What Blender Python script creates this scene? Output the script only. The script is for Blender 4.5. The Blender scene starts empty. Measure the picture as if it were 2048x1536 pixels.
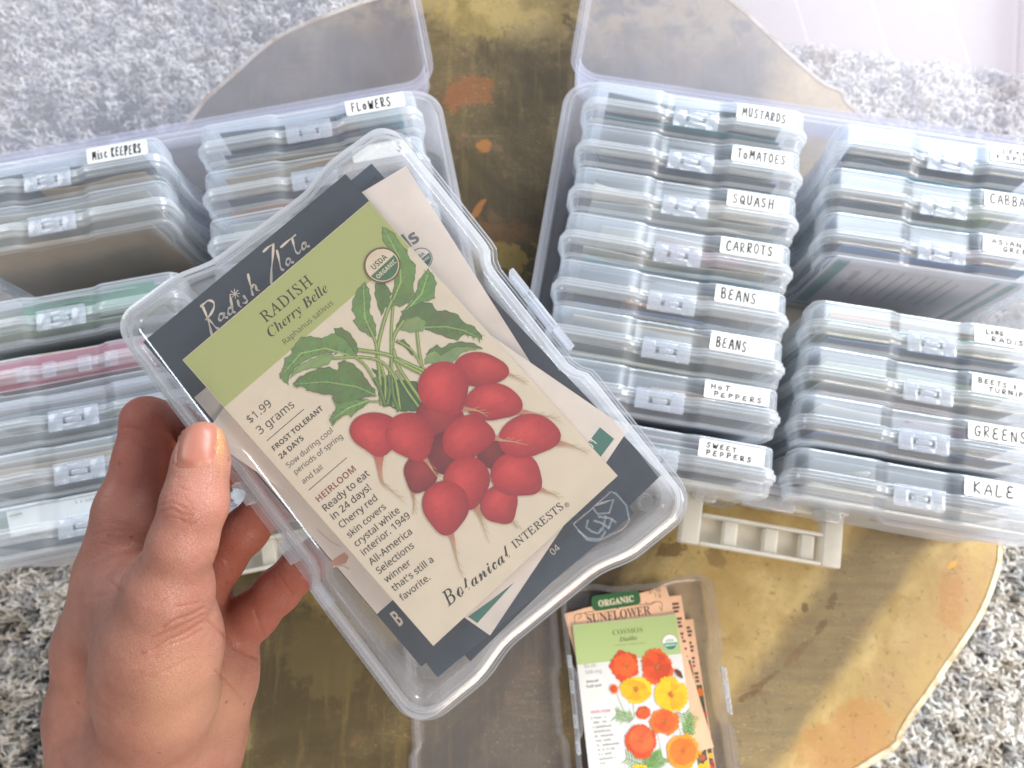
import bpy, bmesh, math, random
import numpy as np
from mathutils import Vector, Matrix
random.seed(7); RNG = np.random.default_rng(7)
S = bpy.context.scene
R = math.radians
COL = S.collection

# ------------------------------------------------------------------ camera, world, lights, exposure
cam_d = bpy.data.cameras.new('camera'); cam = bpy.data.objects.new('camera', cam_d); COL.objects.link(cam)
cam.location = (0, 0, .634); cam.rotation_euler = (R(13), 0, 0)
cam_d.sensor_width = 36; cam_d.lens = 27.42; cam_d.clip_start = .01; cam_d.clip_end = 50
cam_d.dof.use_dof = True; cam_d.dof.focus_distance = .288; cam_d.dof.aperture_fstop = 18
S.camera = cam
S.view_settings.view_transform = 'Standard'; S.view_settings.look = 'None'
S.view_settings.exposure = .28; S.view_settings.gamma = 1
S.cycles.use_denoising = True
S.cycles.transparent_max_bounces = 64; S.cycles.max_bounces = 10
S.cycles.diffuse_bounces = 6; S.cycles.glossy_bounces = 4; S.cycles.transmission_bounces = 8
S.cycles.caustics_reflective = False; S.cycles.caustics_refractive = False
S.cycles.sample_clamp_indirect = 4
W = bpy.data.worlds.new('World'); S.world = W; W.use_nodes = True
bg = W.node_tree.nodes['Background']; bg.inputs[0].default_value = (.86, .93, 1, 1); bg.inputs[1].default_value = .36

def area(name, loc, target, sx, sy, power, col):
    l = bpy.data.lights.new(name, 'AREA'); l.shape = 'RECTANGLE'; l.size = sx; l.size_y = sy; l.energy = power; l.color = col
    o = bpy.data.objects.new(name, l); COL.objects.link(o); o.location = loc
    o.rotation_euler = (Vector(target) - Vector(loc)).to_track_quat('-Z', 'Y').to_euler()
    return o
area('window_light', (2.0, 2.75, 2.1), (0.1, .25, .05), 2.2, 1.6, 225, (.84, .92, 1))
area('room_light', (.95, -1.35, 1.65), (0, .05, .2), 1.0, .8, 30, (1, .84, .68))
area('side_light', (1.9, .1, 1.3), (0.1, .1, .1), .8, .8, 24, (1, .97, .94))
area('left_light', (-1.5, .8, 1.3), (-.1, .1, .2), .7, .7, 9, (.92, .95, 1))

# ------------------------------------------------------------------ object helpers
def link(name, me, mat=None, parent=None):
    o = bpy.data.objects.new(name, me); COL.objects.link(o)
    if mat is not None and me is not None and hasattr(me, 'materials') and not me.materials: me.materials.append(mat)
    if parent is not None: o.parent = parent
    return o
def tag(o, label=None, cat=None, group=None, kind=None):
    if label: o['label'] = label
    if cat: o['category'] = cat
    if group: o['group'] = group
    if kind: o['kind'] = kind
    return o
def empty(name, M=None):
    o = bpy.data.objects.new(name, None); COL.objects.link(o); o.empty_display_size = .02
    if M is not None: o.matrix_world = M
    return o
def copy_tree(o, parent=None):
    c = o.copy(); COL.objects.link(c)
    if parent is not None:
        c.parent = parent; c.matrix_parent_inverse = o.matrix_parent_inverse.copy()
    for k in [x for x in o.children]: copy_tree(k, c)
    return c
def mesh(verts, faces, smooth=None, name='m'):
    me = bpy.data.meshes.new(name); me.from_pydata([tuple(map(float, v)) for v in verts], [], faces); me.update()
    if smooth is not None:
        me.polygons.foreach_set('use_smooth', [True]*len(me.polygons)); me.set_sharp_from_angle(angle=R(smooth))
    return me
class MB:
    """collects boxes, lofts, tubes into one mesh"""
    def __init__(s): s.v = []; s.f = []; s.c = []
    def add(s, v, f, col=None):
        n = len(s.v); s.v += [tuple(x) for x in v]; s.f += [[i+n for i in q] for q in f]; s.c += [col]*len(v) if not isinstance(col, list) else col
        return s
    def box(s, x0, x1, y0, y1, z0, z1, col=None):
        v = [(x, y, z) for z in (z0, z1) for y in (y0, y1) for x in (x0, x1)]
        return s.add(v, [[0,2,3,1],[4,5,7,6],[0,1,5,4],[2,6,7,3],[0,4,6,2],[1,3,7,5]], col)
    def loft(s, rings, cap0=True, cap1=True, col=None, closed=True):
        n = len(rings[0]); v = [p for r in rings for p in r]; f = []
        for i in range(len(rings)-1):
            for j in range(n if closed else n-1):
                k = (j+1) % n
                f.append([i*n+j, i*n+k, (i+1)*n+k, (i+1)*n+j])
        if cap0: f.append(list(range(n))[::-1])
        if cap1: f.append([(len(rings)-1)*n+j for j in range(n)])
        return s.add(v, f, col)
    def tube(s, pts, r, seg=8, col=None):
        pts = [Vector(p) for p in pts]; rings = []
        if not isinstance(r, (list, tuple)): r = [r]*len(pts)
        up = Vector((0, 0, 1)) if abs((pts[1]-pts[0]).normalized().z) < .9 else Vector((1, 0, 0))
        for i, p in enumerate(pts):
            d = (pts[min(i+1, len(pts)-1)]-pts[max(i-1, 0)]).normalized()
            a = d.cross(up).normalized(); b = a.cross(d)
            rings.append([p+(a*math.cos(t)+b*math.sin(t))*r[i] for t in [2*math.pi*k/seg for k in range(seg)]])
        return s.loft(rings, True, True, col)
    def ribbon(s, pts, w, z, col=None):
        """flat stroke of width w in the XY plane at height z, round ended"""
        P = [Vector((p[0], p[1])) for p in pts]; n = len(P); L = []; Q = []
        if not isinstance(w, (list, tuple)): w = [w]*n
        for i in range(n):
            d = P[min(i+1, n-1)]-P[max(i-1, 0)]
            if d.length < 1e-9: d = Vector((1, 0))
            d.normalize(); q = Vector((-d.y, d.x))*w[i]*.5
            e = Vector((0, 0))
            if i == 0: e = -d*w[i]*.35
            if i == n-1: e = d*w[i]*.35
            L.append(P[i]+q+e); Q.append(P[i]-q+e)
        v = [(p.x, p.y, z) for p in L]+[(p.x, p.y, z) for p in Q]
        f = [[n+i, n+i+1, i+1, i] for i in range(n-1)]
        return s.add(v, f, col)
    def poly(s, pts, z, col=None):
        return s.add([(p[0], p[1], z) for p in pts], [list(range(len(pts)))], col)
    def mesh(s, smooth=None, name='m'):
        me = mesh(s.v, s.f, smooth, name)
        if any(c is not None for c in s.c):
            a = me.color_attributes.new('Col', 'FLOAT_COLOR', 'POINT')
            a.data.foreach_set('color', np.array([(list(c)+[1])[:4] if c is not None else [1, 1, 1, 1] for c in s.c], dtype=np.float32).ravel())
        return me

# ------------------------------------------------------------------ material helpers
class NT:
    def __init__(s, name):
        s.m = bpy.data.materials.new(name); s.m.use_nodes = True; s.t = s.m.node_tree; s.t.nodes.clear()
        s.out = s.t.nodes.new('ShaderNodeOutputMaterial')
    def n(s, typ, ins=None, **kw):
        q = s.t.nodes.new('ShaderNode'+typ)
        for k, v in kw.items(): setattr(q, k, v)
        for k, v in (ins or {}).items(): s.set(q.inputs[k], v)
        return q
    def set(s, inp, v):
        if isinstance(v, bpy.types.NodeSocket): s.t.links.new(v, inp)
        elif isinstance(v, bpy.types.Node): s.t.links.new(v.outputs[0], inp)
        elif isinstance(v, (tuple, list)) and len(v) == 3 and inp.type == 'RGBA': inp.default_value = (*v, 1)
        else: inp.default_value = v
    def math(s, op, a, b=0., clamp=False):
        q = s.n('Math', operation=op, use_clamp=clamp); s.set(q.inputs[0], a); s.set(q.inputs[1], b); return q.outputs[0]
    def mix(s, f, a, b, blend='MIX'):
        q = s.n('Mix', data_type='RGBA', blend_type=blend); s.set(q.inputs[0], f); s.set(q.inputs[6], a); s.set(q.inputs[7], b); return q.outputs[2]
    def ramp(s, v, lo, hi):
        q = s.n('MapRange', interpolation_type='SMOOTHSTEP'); s.set(q.inputs[0], v); q.inputs[1].default_value = lo; q.inputs[2].default_value = hi
        return q.outputs[0]
    def noise(s, vec, scale, detail=4, rough=.55, dist=0.):
        q = s.n('TexNoise'); s.set(q.inputs['Vector'], vec); q.inputs['Scale'].default_value = scale; q.inputs['Detail'].default_value = detail
        q.inputs['Roughness'].default_value = rough; q.inputs['Distortion'].default_value = dist
        return q.outputs[0]
    def coord(s, which='Object'): return s.n('TexCoord').outputs[which]
    def mapping(s, vec, scale=(1, 1, 1), rot=(0, 0, 0)):
        q = s.n('Mapping'); s.set(q.inputs[0], vec); q.inputs['Scale'].default_value = scale; q.inputs['Rotation'].default_value = rot; return q.outputs[0]
    def bump(s, h, strength=.3, dist=.001):
        q = s.n('Bump'); s.set(q.inputs['Height'], h); q.inputs['Strength'].default_value = strength; q.inputs['Distance'].default_value = dist; return q.outputs[0]
    def surf(s, sh): s.t.links.new(sh if isinstance(sh, bpy.types.NodeSocket) else sh.outputs[0], s.out.inputs[0]); return s.m

def plain(name, col, rough=.5, nscale=60., amount=.12, bump=0.):
    t = NT(name); v = t.coord()
    nz = t.noise(v, nscale, 5)
    c = t.mix(t.ramp(nz, .3, .7), tuple(x*(1-amount) for x in col), tuple(min(1, x*(1+amount)) for x in col))
    p = t.n('BsdfPrincipled', {'Base Color': c, 'Roughness': rough})
    if bump: t.set(p.inputs['Normal'], t.bump(nz, bump))
    return t.surf(p)
def vcol(name, rough=.55, amount=.06, draw=1.):
    t = NT(name); a = t.n('Attribute', attribute_name='Col').outputs[0]
    nz = t.noise(t.coord(), 900, 3); wash = t.noise(t.mapping(t.coord(), (1, 1.8, 1), (0, 0, .6)), 330, 5, .65, .5)   # print grain and the brush-like wash of the drawing
    c = t.mix(t.math('MULTIPLY', nz, amount*2), a, t.mix(1., a, (.75, .75, .75), 'MULTIPLY'))
    c = t.mix(t.math('MULTIPLY', t.ramp(wash, .42, .72), .38*draw), c, t.mix(1., c, (.58, .62, .55), 'MULTIPLY')); c = t.mix(t.math('MULTIPLY', t.ramp(wash, .46, .30), .22*draw), c, t.mix(1., c, (1.35, 1.3, 1.3), 'MULTIPLY'))
    return t.surf(t.n('BsdfPrincipled', {'Base Color': c, 'Roughness': rough}))
def plastic(name, haze, white=(.86, .9, .95), tint=(.94, .96, .98), rough=.12, edge=.3, spec=1.):
    """thin frosted polypropylene: part passes straight through, part scatters, the rest reflects; oblique light crosses more plastic"""
    t = NT(name)
    fac = t.n('LayerWeight', {'Blend': .5}).outputs['Facing']
    nz = t.noise(t.coord(), 45, 4)
    p5 = t.math('POWER', fac, 5.)
    fr = t.math('MULTIPLY', t.math('ADD', t.math('MULTIPLY', p5, .85), .045), spec, True)
    hz = t.math('ADD', t.math('MULTIPLY', t.math('POWER', fac, 3.), edge), t.math('MULTIPLY', t.math('ADD', t.math('MULTIPLY', nz, .5), .75), haze), True)
    sc = t.n('MixShader', {0: .5, 1: t.n('BsdfDiffuse', {'Color': white}), 2: t.n('BsdfTranslucent', {'Color': white})})
    base = t.n('MixShader', {0: hz, 1: t.n('BsdfTransparent', {'Color': tint}), 2: sc})
    bn = t.bump(t.noise(t.coord(), 350, 2), .03, .0005)
    gl = t.n('BsdfGlossy', {'Color': (1, 1, 1), 'Roughness': rough, 'Normal': bn})
    return t.surf(t.n('MixShader', {0: fr, 1: base, 2: gl}))

M_CASE = plastic('case_plastic', .30, (.93, .94, .99), (.95, .95, .97), .2, .35)
M_LID = plastic('case_lid_plastic', .20, (.84, .86, .95), (.93, .92, .95), .36, .3, .16)
M_BOX = plastic('box_plastic', .115, (.93, .96, 1.), (.96, .975, .99), .26, .4, .35)
M_BOXR = plastic('box_edge_plastic', .34, (.96, .98, 1.), (.97, .98, .99), .16, .4, .9)
M_CLEAR = plastic('clear_box_plastic', .018, (.9, .94, .99), (.975, .975, .98), .16, .7)
M_CLEARB = plastic('clear_box_back_plastic', .05, (.86, .9, .96), (.97, .975, .98), .16, .7)
M_RIMC = plastic('clear_box_rim_plastic', .20, (.93, .95, .99), (.97, .975, .98), .14, .5)
M_LATCH = plastic('latch_plastic', .27, (.86, .9, .97), (.95, .96, .98), .15, .3)
M_HANDLE = plastic('handle_plastic', .80, (.88, .86, .80), (.95, .94, .9), .3, .2, .7)
M_LABEL = plain('label_paper', (.66, .65, .62), .6, 300, .05)
M_INK = plain('marker_ink', (.012, .012, .016), .45, 300, .2)
M_PRINT = vcol('printed_paper', .5)
M_BAND = vcol('printed_band', .5, .05, .08)
# measured layout (metres; the table top is z = 0)
RC1 = [(0.13545, 0.31972), (0.12965, 0.28544), (0.12388, 0.24975), (0.1168, 0.21356), (0.11093, 0.17768), (0.1056, 0.14355), (0.09967, 0.10866), (0.09371, 0.06978)]
RC2 = [(0.31791, 0.28465), (0.30845, 0.24937), (0.30277, 0.21506), (0.28798, 0.14817), (0.28146, 0.11383), (0.27446, 0.08047), (0.26712, 0.04348)]
LC1 = [(-0.33518, 0.27119), (-0.32723, 0.23705), (-0.31174, 0.16715), (-0.30299, 0.13121), (-0.2942, 0.09668), (-0.28579, 0.06148), (-0.27853, 0.0267)]
LC2 = [(-0.14889, 0.30994), (-0.14237, 0.27237), (-0.13568, 0.2359), (-0.12915, 0.19974), (-0.12313, 0.16426), (-0.11694, 0.12981), (-0.11091, 0.09599), (-0.10495, 0.06083)]
RCASE = (0.20676, 0.19192)
LCASE = (-0.21628, 0.18005)
TABLE_OUT = [(-0.2999, 0.3865), (-0.2842, 0.4129), (-0.2626, 0.4375), (-0.2197, 0.4817), (-0.1616, 0.5108), (-0.1292, 0.5238), (-0.0589, 0.5503), (0.0172, 0.5615), (0.1076, 0.5559), (0.1781, 0.5392), (0.2144, 0.5146), (0.2383, 0.4876), (0.2672, 0.4542), (0.287, 0.4334), (0.3044, 0.4231), (0.3087, 0.4118), (0.3223, 0.3976), (0.3367, 0.388), (0.3684, 0.3469), (0.3866, 0.2798), (0.3958, 0.2022), (0.3989, 0.1327), (0.3976, 0.0705), (0.3931, 0.0156), (0.387, -0.0076), (0.371, -0.038), (0.3522, -0.0622), (0.3363, -0.0805), (0.3228, -0.0967), (0.3053, -0.1163), (0.2963, -0.1287), (0.2946, -0.1336), (0.2876, -0.1391), (0.2697, -0.1488), (0.2288, -0.1707), (0.1747, -0.2009), (0.1186, -0.2239), (0.0456, -0.2369), (-0.0268, -0.2369), (-0.096, -0.2239), (-0.1703, -0.2009), (-0.2243, -0.1707), (-0.2619, -0.1294), (-0.2896, -0.083), (-0.3154, -0.0425), (-0.3381, -0.0168), (-0.3458, -0.0084), (-0.3532, 0.0001), (-0.369, 0.0384), (-0.3813, 0.0909), (-0.3859, 0.1498), (-0.3812, 0.2111), (-0.3682, 0.2612), (-0.3458, 0.313), (-0.32, 0.3616)]
RUG_EDGE = [(0.4364, 0.7814), (0.7828, 0.736)]
SPLOTCH = [(-0.0251, 0.3656, 0.0095, 0.012, 1.0, 0, (0.34, 0.135, 0.035), 0.95), (-0.0295, 0.3044, 0.0035, 0.005, 4.0, 1.05, (0.34, 0.135, 0.035), 0.9), (-0.0452, 0.4195, 0.02, 0.03, 1.3, 0.3, (0.22, 0.085, 0.03), 0.8), (-0.017, 0.2798, 0.02, 0.03, 1.6, 0, (0.2, 0.09, 0.03), 0.5), (-0.0104, 0.2566, 0.016, 0.03, 2.0, 0, (0.36, 0.25, 0.06), 0.6), (-0.0183, 0.5064, 0.03, 0.04, 2.2, 0, (0.4, 0.29, 0.09), 0.4), (0.2293, -0.0331, 0.0035, 0.006, 1.0, 0, (0.08, 0.05, 0.02), 0.7), (0.2513, -0.0274, 0.004, 0.008, 2.4, 1.1, (0.1, 0.06, 0.025), 0.6), (0.2418, -0.0462, 0.003, 0.006, 3.0, 0.9, (0.1, 0.06, 0.025), 0.6), (0.19, -0.0902, 0.003, 0.006, 7.0, 0.62, (0.14, 0.075, 0.03), 0.7), (0.2185, -0.0684, 0.0028, 0.007, 6.0, 0.72, (0.16, 0.09, 0.035), 0.5), (0.1276, 0.0109, 0.006, 0.012, 2.4, 0.2, (0.1, 0.055, 0.02), 0.7), (0.2537, 0.0207, 0.005, 0.012, 2.0, 0.5, (0.1, 0.055, 0.02), 0.8), (0.1611, 0.0051, 0.006, 0.012, 1.6, -0.5, (0.13, 0.07, 0.025), 0.5), (0.3488, -0.0007, 0.003, 0.004, 2.5, 0.7, (0.62, 0.3, 0.04), 0.9), (0.3454, -0.0274, 0.012, 0.02, 3.2, 1.35, (0.34, 0.15, 0.05), 0.5), (0.2506, -0.1364, 0.03, 0.03, 1.6, 0.6, (0.4, 0.17, 0.05), 0.5), (-0.1192, -0.0274, 0.03, 0.03, 2.0, -0.3, (0.3, 0.21, 0.07), 0.45), (-0.1446, -0.0647, 0.03, 0.04, 1.4, -0.9, (0.115, 0.085, 0.032), 0.6), (-0.209, -0.1294, 0.014, 0.03, 1.0, 0, (0.26, 0.2, 0.08), 0.35), (-0.0055, -0.0199, 0.022, 0.03, 2.6, 0.3, (0.36, 0.24, 0.07), 0.6)]
HELD = {'u': [0.616, -0.77807, -0.12312], 'v': [0.78724, 0.61366, 0.06062], 'n': [0.02838, -0.13427, 0.99054], 't': [-0.03527, 0.04815, 0.3784]}
PK = {'cb': {'w': 0.07915, 'h': 0.12132, 'c': (0.00035, -0.00142), 'a': 1.6408, 'z': 0.0088}, 'w3': {'w': 0.0794, 'h': 0.11206, 'c': (0.00726, 3e-05), 'a': 1.8745, 'z': 0.0062}, 'w1': {'w': 0.07423, 'h': 0.12727, 'c': (-0.00859, 0.00849), 'a': 1.4684, 'z': 0.0004}, 'w4': {'w': 0.07841, 'h': 0.092, 'c': (-0.00283, -0.00891), 'a': 1.624, 'z': 0.0042}, 'zl': {'w': 0.08717, 'h': 0.13989, 'c': (-0.00511, -0.00559), 'a': 1.6311, 'z': 0.0024}, 'd2': {'w': 0.08396, 'h': 0.14236, 'c': (0.00202, -0.00302), 'a': 1.5882, 'z': -0.0016}, 'd3': {'w': 0.08847, 'h': 0.14242, 'c': (0.00178, 0.00472), 'a': 1.665, 'z': -0.0036}, 'd4': {'w': 0.08698, 'h': 0.13955, 'c': (-0.00603, 0.00465), 'a': 1.6321, 'z': -0.0056}, 'cos': {'w': 0.07973, 'h': 0.12271, 'c': (0.09201, -0.10228), 'a': 0.1013, 'z': 0.013}, 'sun': {'w': 0.08196, 'h': 0.11956, 'c': (0.09477, -0.08476), 'a': 0.2569, 'z': 0.0105}, 'sun2': {'w': 0.07717, 'h': 0.12954, 'c': (0.10088, -0.09246), 'a': 0.126, 'z': 0.008}, 'sun3': {'w': 0.0764, 'h': 0.12717, 'c': (0.10873, -0.10867), 'a': 0.1067, 'z': 0.0055}}
OPENB = {'x': [0.08709, -0.9962, 0.0], 'c': [0.10181, -0.09548]}
CREASES_T = [([(326.4646464646465, 997.3737373737374), (342.62626262626264, 989.7979797979798), (367.8787878787879, 997.3737373737374), (383.03030303030306, 1010.0)], 0.00035, 2.2), ([(323.4343434343434, 1010.0), (342.62626262626264, 1004.9494949494949), (365.35353535353534, 1015.0505050505051), (388.0808080808081, 1020.1010101010102)], 0.0004, 2.2), ([(321.41414141414145, 1022.6262626262626), (342.62626262626264, 1017.5757575757575), (362.82828282828285, 1027.6767676767677), (383.03030303030306, 1030.2020202020203)], 0.0004, 2.4), ([(322.42424242424244, 1035.2525252525252), (347.67676767676767, 1035.2525252525252), (370.4040404040404, 1042.828282828283)], 0.0003, 2.2), ([(332.52525252525254, 982.2222222222222), (352.72727272727275, 974.6464646464647), (377.979797979798, 982.2222222222222)], 0.00025, 2.0), ([(345.1515151515151, 926.6666666666666), (362.82828282828285, 934.2424242424242), (393.1313131313131, 934.2424242424242), (428.4848484848485, 916.5656565656566)], 0.0003, 2.2), ([(362.82828282828285, 1042.828282828283), (383.03030303030306, 1047.878787878788), (408.2828282828283, 1035.2525252525252)], 0.0002, 2.5), ([(405.75757575757575, 1217.0707070707072), (383.03030303030306, 1229.6969696969697), (352.72727272727275, 1239.7979797979797), (322.42424242424244, 1257.4747474747473)], 0.0006, 3.0), ([(408.2828282828283, 1229.6969696969697), (377.979797979798, 1244.848484848485), (332.52525252525254, 1265.050505050505), (302.22222222222223, 1275.151515151515)], 0.0005, 2.6), ([(403.2323232323232, 1244.848484848485), (367.8787878787879, 1267.5757575757575), (332.52525252525254, 1282.7272727272727), (302.22222222222223, 1302.9292929292928)], 0.0006, 2.8), ([(403.2323232323232, 1260.0), (372.92929292929296, 1277.6767676767677), (332.52525252525254, 1292.8282828282827), (307.27272727272725, 1315.5555555555557)], 0.0004, 2.6), ([(403.2323232323232, 1204.4444444444443), (377.979797979798, 1209.4949494949494), (352.72727272727275, 1214.5454545454545)], 0.0004, 2.5), ([(383.03030303030306, 1315.5555555555557), (342.62626262626264, 1335.7575757575758), (297.1717171717172, 1355.9595959595958)], 0.0002, 3.0), ([(363.83838383838383, 861.010101010101), (357.77777777777777, 891.3131313131313), (354.24242424242425, 920.6060606060606), (362.82828282828285, 926.6666666666666), (385.55555555555554, 930.2020202020202), (410.80808080808083, 924.1414141414141), (428.4848484848485, 907.4747474747475), (434.54545454545456, 876.1616161616162), (428.4848484848485, 855.959595959596), (408.2828282828283, 846.8686868686868)], 0.00075, 2.4)]
CREASES_A = [([(246.66666666666666, 1184.2424242424242), (231.51515151515153, 1174.141414141414), (221.41414141414143, 1164.0404040404042)], 0.0005, 3.0), ([(196.16161616161617, 1052.9292929292928), (216.36363636363637, 1045.3535353535353), (241.6161616161616, 1047.878787878788)], 0.0002, 3.0), ([(186.06060606060606, 1073.1313131313132), (211.31313131313132, 1063.030303030303), (246.66666666666666, 1063.030303030303)], 0.0002, 3.0), ([(236.56565656565655, 969.5959595959596), (261.8181818181818, 972.1212121212121), (297.1717171717172, 974.6464646464647)], 0.00018, 2.5), ([(415.85858585858585, 1242.3232323232323), (443.6363636363636, 1265.050505050505), (468.8888888888889, 1295.3535353535353), (499.19191919191917, 1310.5050505050503), (513.3333333333333, 1315.5555555555557)], 0.0008, 3.0), ([(428.4848484848485, 1340.8080808080808), (453.73737373737373, 1361.0101010101012), (484.04040404040404, 1396.3636363636365)], 0.0004, 3.0), ([(509.2929292929293, 1224.6464646464647), (519.3939393939394, 1249.8989898989898), (528.4848484848485, 1270.1010101010102)], 0.0007, 3.0), ([(433.5353535353535, 1103.4343434343434), (453.73737373737373, 1123.6363636363635), (468.8888888888889, 1148.888888888889)], 0.0005, 2.6), ([(428.4848484848485, 1108.4848484848485), (443.6363636363636, 1133.7373737373737)], 0.0003, 2.5), ([(554.7474747474748, 1143.8383838383838), (564.8484848484849, 1164.0404040404042), (585.0505050505051, 1189.2929292929293)], 0.0005, 2.6), ([(241.6161616161616, 855.959595959596), (261.8181818181818, 855.959595959596), (297.1717171717172, 861.010101010101), (332.52525252525254, 871.1111111111111)], 0.0005, 3.0), ([(266.86868686868684, 881.2121212121212), (297.1717171717172, 896.3636363636364), (332.52525252525254, 901.4141414141415)], 0.0004, 3.0), ([(181.010101010101, 1093.3333333333333), (201.21212121212122, 1088.2828282828282), (231.51515151515153, 1093.3333333333333)], 0.00018, 3.0), ([(155.75757575757575, 1189.2929292929293), (181.010101010101, 1194.3434343434344), (211.31313131313132, 1189.2929292929293)], 0.00018, 3.0)]
HANDC = {'thumb': [(-0.0922, 0.0355, 0.403, 0.0064), (-0.0925, 0.0295, 0.4026, 0.0076), (-0.0937, 0.0177, 0.4014, 0.009), (-0.0979, 0.0063, 0.3973, 0.0092), (-0.1044, -0.0062, 0.3889, 0.011), (-0.1119, -0.0204, 0.3757, 0.0139), (-0.121, -0.0361, 0.358, 0.0167)], 'thenar': [(-0.107, -0.0094, 0.3832, 0.0118), (-0.1134, -0.0258, 0.3664, 0.016), (-0.122, -0.0432, 0.3474, 0.018), (-0.131, -0.062, 0.3301, 0.0181)], 'index': [(-0.1451, -0.0021, 0.3439, 0.0119), (-0.1381, 0.0189, 0.3508, 0.0108), (-0.1336, 0.0374, 0.354, 0.0088), (-0.1322, 0.0504, 0.356, 0.0083), (-0.127, 0.0507, 0.3461, 0.0079), (-0.1142, 0.0429, 0.3413, 0.0076), (-0.099, 0.0356, 0.3396, 0.0068)], 'middle': [(-0.1391, -0.0041, 0.3255, 0.0119), (-0.1343, 0.0149, 0.3239, 0.0102), (-0.1289, 0.0309, 0.3236, 0.0091), (-0.111, 0.0383, 0.3333, 0.0085), (-0.093, 0.0333, 0.3341, 0.0077), (-0.0814, 0.0277, 0.3328, 0.0065)], 'ring': [(-0.1248, -0.012, 0.3137, 0.0115), (-0.114, 0.0015, 0.3218, 0.009), (-0.1029, 0.0124, 0.3283, 0.0083), (-0.0936, 0.0217, 0.3324, 0.0077), (-0.0771, 0.0266, 0.3346, 0.0071), (-0.0654, 0.0265, 0.3356, 0.0065)], 'pinky': [(-0.1129, -0.029, 0.3098, 0.0111), (-0.1014, -0.0195, 0.3149, 0.009), (-0.0908, -0.01, 0.3211, 0.0083), (-0.0814, -0.0017, 0.3261, 0.0077), (-0.0707, 0.0062, 0.3289, 0.0069), (-0.0618, 0.009, 0.3305, 0.0063)], 'pal1': [(-0.1461, -0.0039, 0.3415, 0.012), (-0.1532, -0.0295, 0.3276, 0.015), (-0.1586, -0.0543, 0.3159, 0.016), (-0.1603, -0.0819, 0.3035, 0.0187)], 'pal2': [(-0.14, -0.006, 0.3231, 0.0128), (-0.1409, -0.0326, 0.3149, 0.0167), (-0.1428, -0.0591, 0.3088, 0.0175), (-0.1477, -0.0843, 0.301, 0.0196)], 'pal3': [(-0.1248, -0.0139, 0.3132, 0.0123), (-0.123, -0.0368, 0.3099, 0.0142), (-0.1265, -0.0616, 0.3052, 0.0157), (-0.1338, -0.0868, 0.2984, 0.0173)], 'pal4': [(-0.1129, -0.0284, 0.3099, 0.0111), (-0.1158, -0.0448, 0.3061, 0.0119), (-0.1224, -0.0659, 0.3022, 0.0119), (-0.1307, -0.0893, 0.2958, 0.0131)], 'web': [(-0.121, -0.0101, 0.364, 0.0117), (-0.1321, -0.0071, 0.3548, 0.0114)], 'web2': [(-0.1228, -0.0218, 0.3574, 0.0143), (-0.1411, -0.0176, 0.3453, 0.0128)], 'arm': [(-0.14, -0.0763, 0.3118, 0.0221), (-0.1505, -0.1095, 0.2942, 0.0248), (-0.169, -0.1571, 0.2632, 0.0313), (-0.1918, -0.2236, 0.2229, 0.0393)], 'arm2': [(-0.1374, -0.0781, 0.3044, 0.0187), (-0.1454, -0.1119, 0.2866, 0.0217), (-0.1557, -0.1595, 0.2577, 0.0276), (-0.1762, -0.2267, 0.2172, 0.0341)]}
# ------------------------------------------------------------------ the setting: floor, rug
def lattice(nx, ny, cells_x, cells_y):
    g = RNG.random((cells_y+3, cells_x+3)); x = np.linspace(0, cells_x, nx); y = np.linspace(0, cells_y, ny)
    xi = x.astype(int); yi = y.astype(int); fx = x-xi; fy = y-yi; fx = fx*fx*(3-2*fx); fy = fy*fy*(3-2*fy)
    A = g[yi][:, xi]; B = g[yi][:, xi+1]; C_ = g[yi+1][:, xi]; D = g[yi+1][:, xi+1]
    return (A*(1-fx)+B*fx)*(1-fy)[:, None]+(C_*(1-fx)+D*fx)*fy[:, None]
FLOOR_Z = -.445
t = NT('pale_floor_boards'); v = t.coord()
br = t.n('TexBrick', {'Vector': t.mapping(v, (1, 1, 1), (0, 0, R(80))), 'Color1': (.26, .195, .165), 'Color2': (.30, .235, .205), 'Mortar': (.45, .36, .3), 'Scale': 1., 'Mortar Size': .0015, 'Brick Width': 1.2, 'Row Height': .12})
gr = t.noise(t.mapping(v, (3, 60, 1), (0, 0, R(80))), 1.5, 6)
M_FLOOR = t.surf(t.n('BsdfPrincipled', {'Base Color': t.mix(t.math('MULTIPLY', gr, .5), br.outputs[0], (.22, .165, .14)), 'Roughness': .5}))
o = link('floor', mesh([(-4, -4, FLOOR_Z), (4, -4, FLOOR_Z), (4, 5, FLOOR_Z), (-4, 5, FLOOR_Z)], [[0, 1, 2, 3]]), M_FLOOR); tag(o, kind='structure')
# rug: one shag pile; far edge runs slightly downhill to the right
X0, X1, Y0, Y1, ST = -1.15, 1.15, -.55, 1.12, .0036
nx = int((X1-X0)/ST); ny = int((Y1-Y0)/ST)
xs = np.linspace(X0, X1, nx); ys = np.linspace(Y0, Y1, ny); GX, GY = np.meshgrid(xs, ys)
sx, sy = X1-X0, Y1-Y0
h = .5*lattice(nx, ny, int(sx/.011), int(sy/.011))+.38*lattice(nx, ny, int(sx/.006), int(sy/.006))+.25*lattice(nx, ny, int(sx/.035), int(sy/.035))
edge = (RUG_EDGE[1][1]-RUG_EDGE[0][1])/(RUG_EDGE[1][0]-RUG_EDGE[0][0])
farY = RUG_EDGE[0][1]+(GX-RUG_EDGE[0][0])*edge+.02*(lattice(nx, ny, 60, 60)-.5)
fall = np.clip((farY-GY)/.02, 0, 1)
GZ = FLOOR_Z+.003+(h*.034)*fall-(1-fall)*.004
jx = (lattice(nx, ny, int(sx/.007), int(sy/.007))-.5)*.007; jy = (lattice(nx, ny, int(sx/.007), int(sy/.007))-.5)*.007
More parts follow.
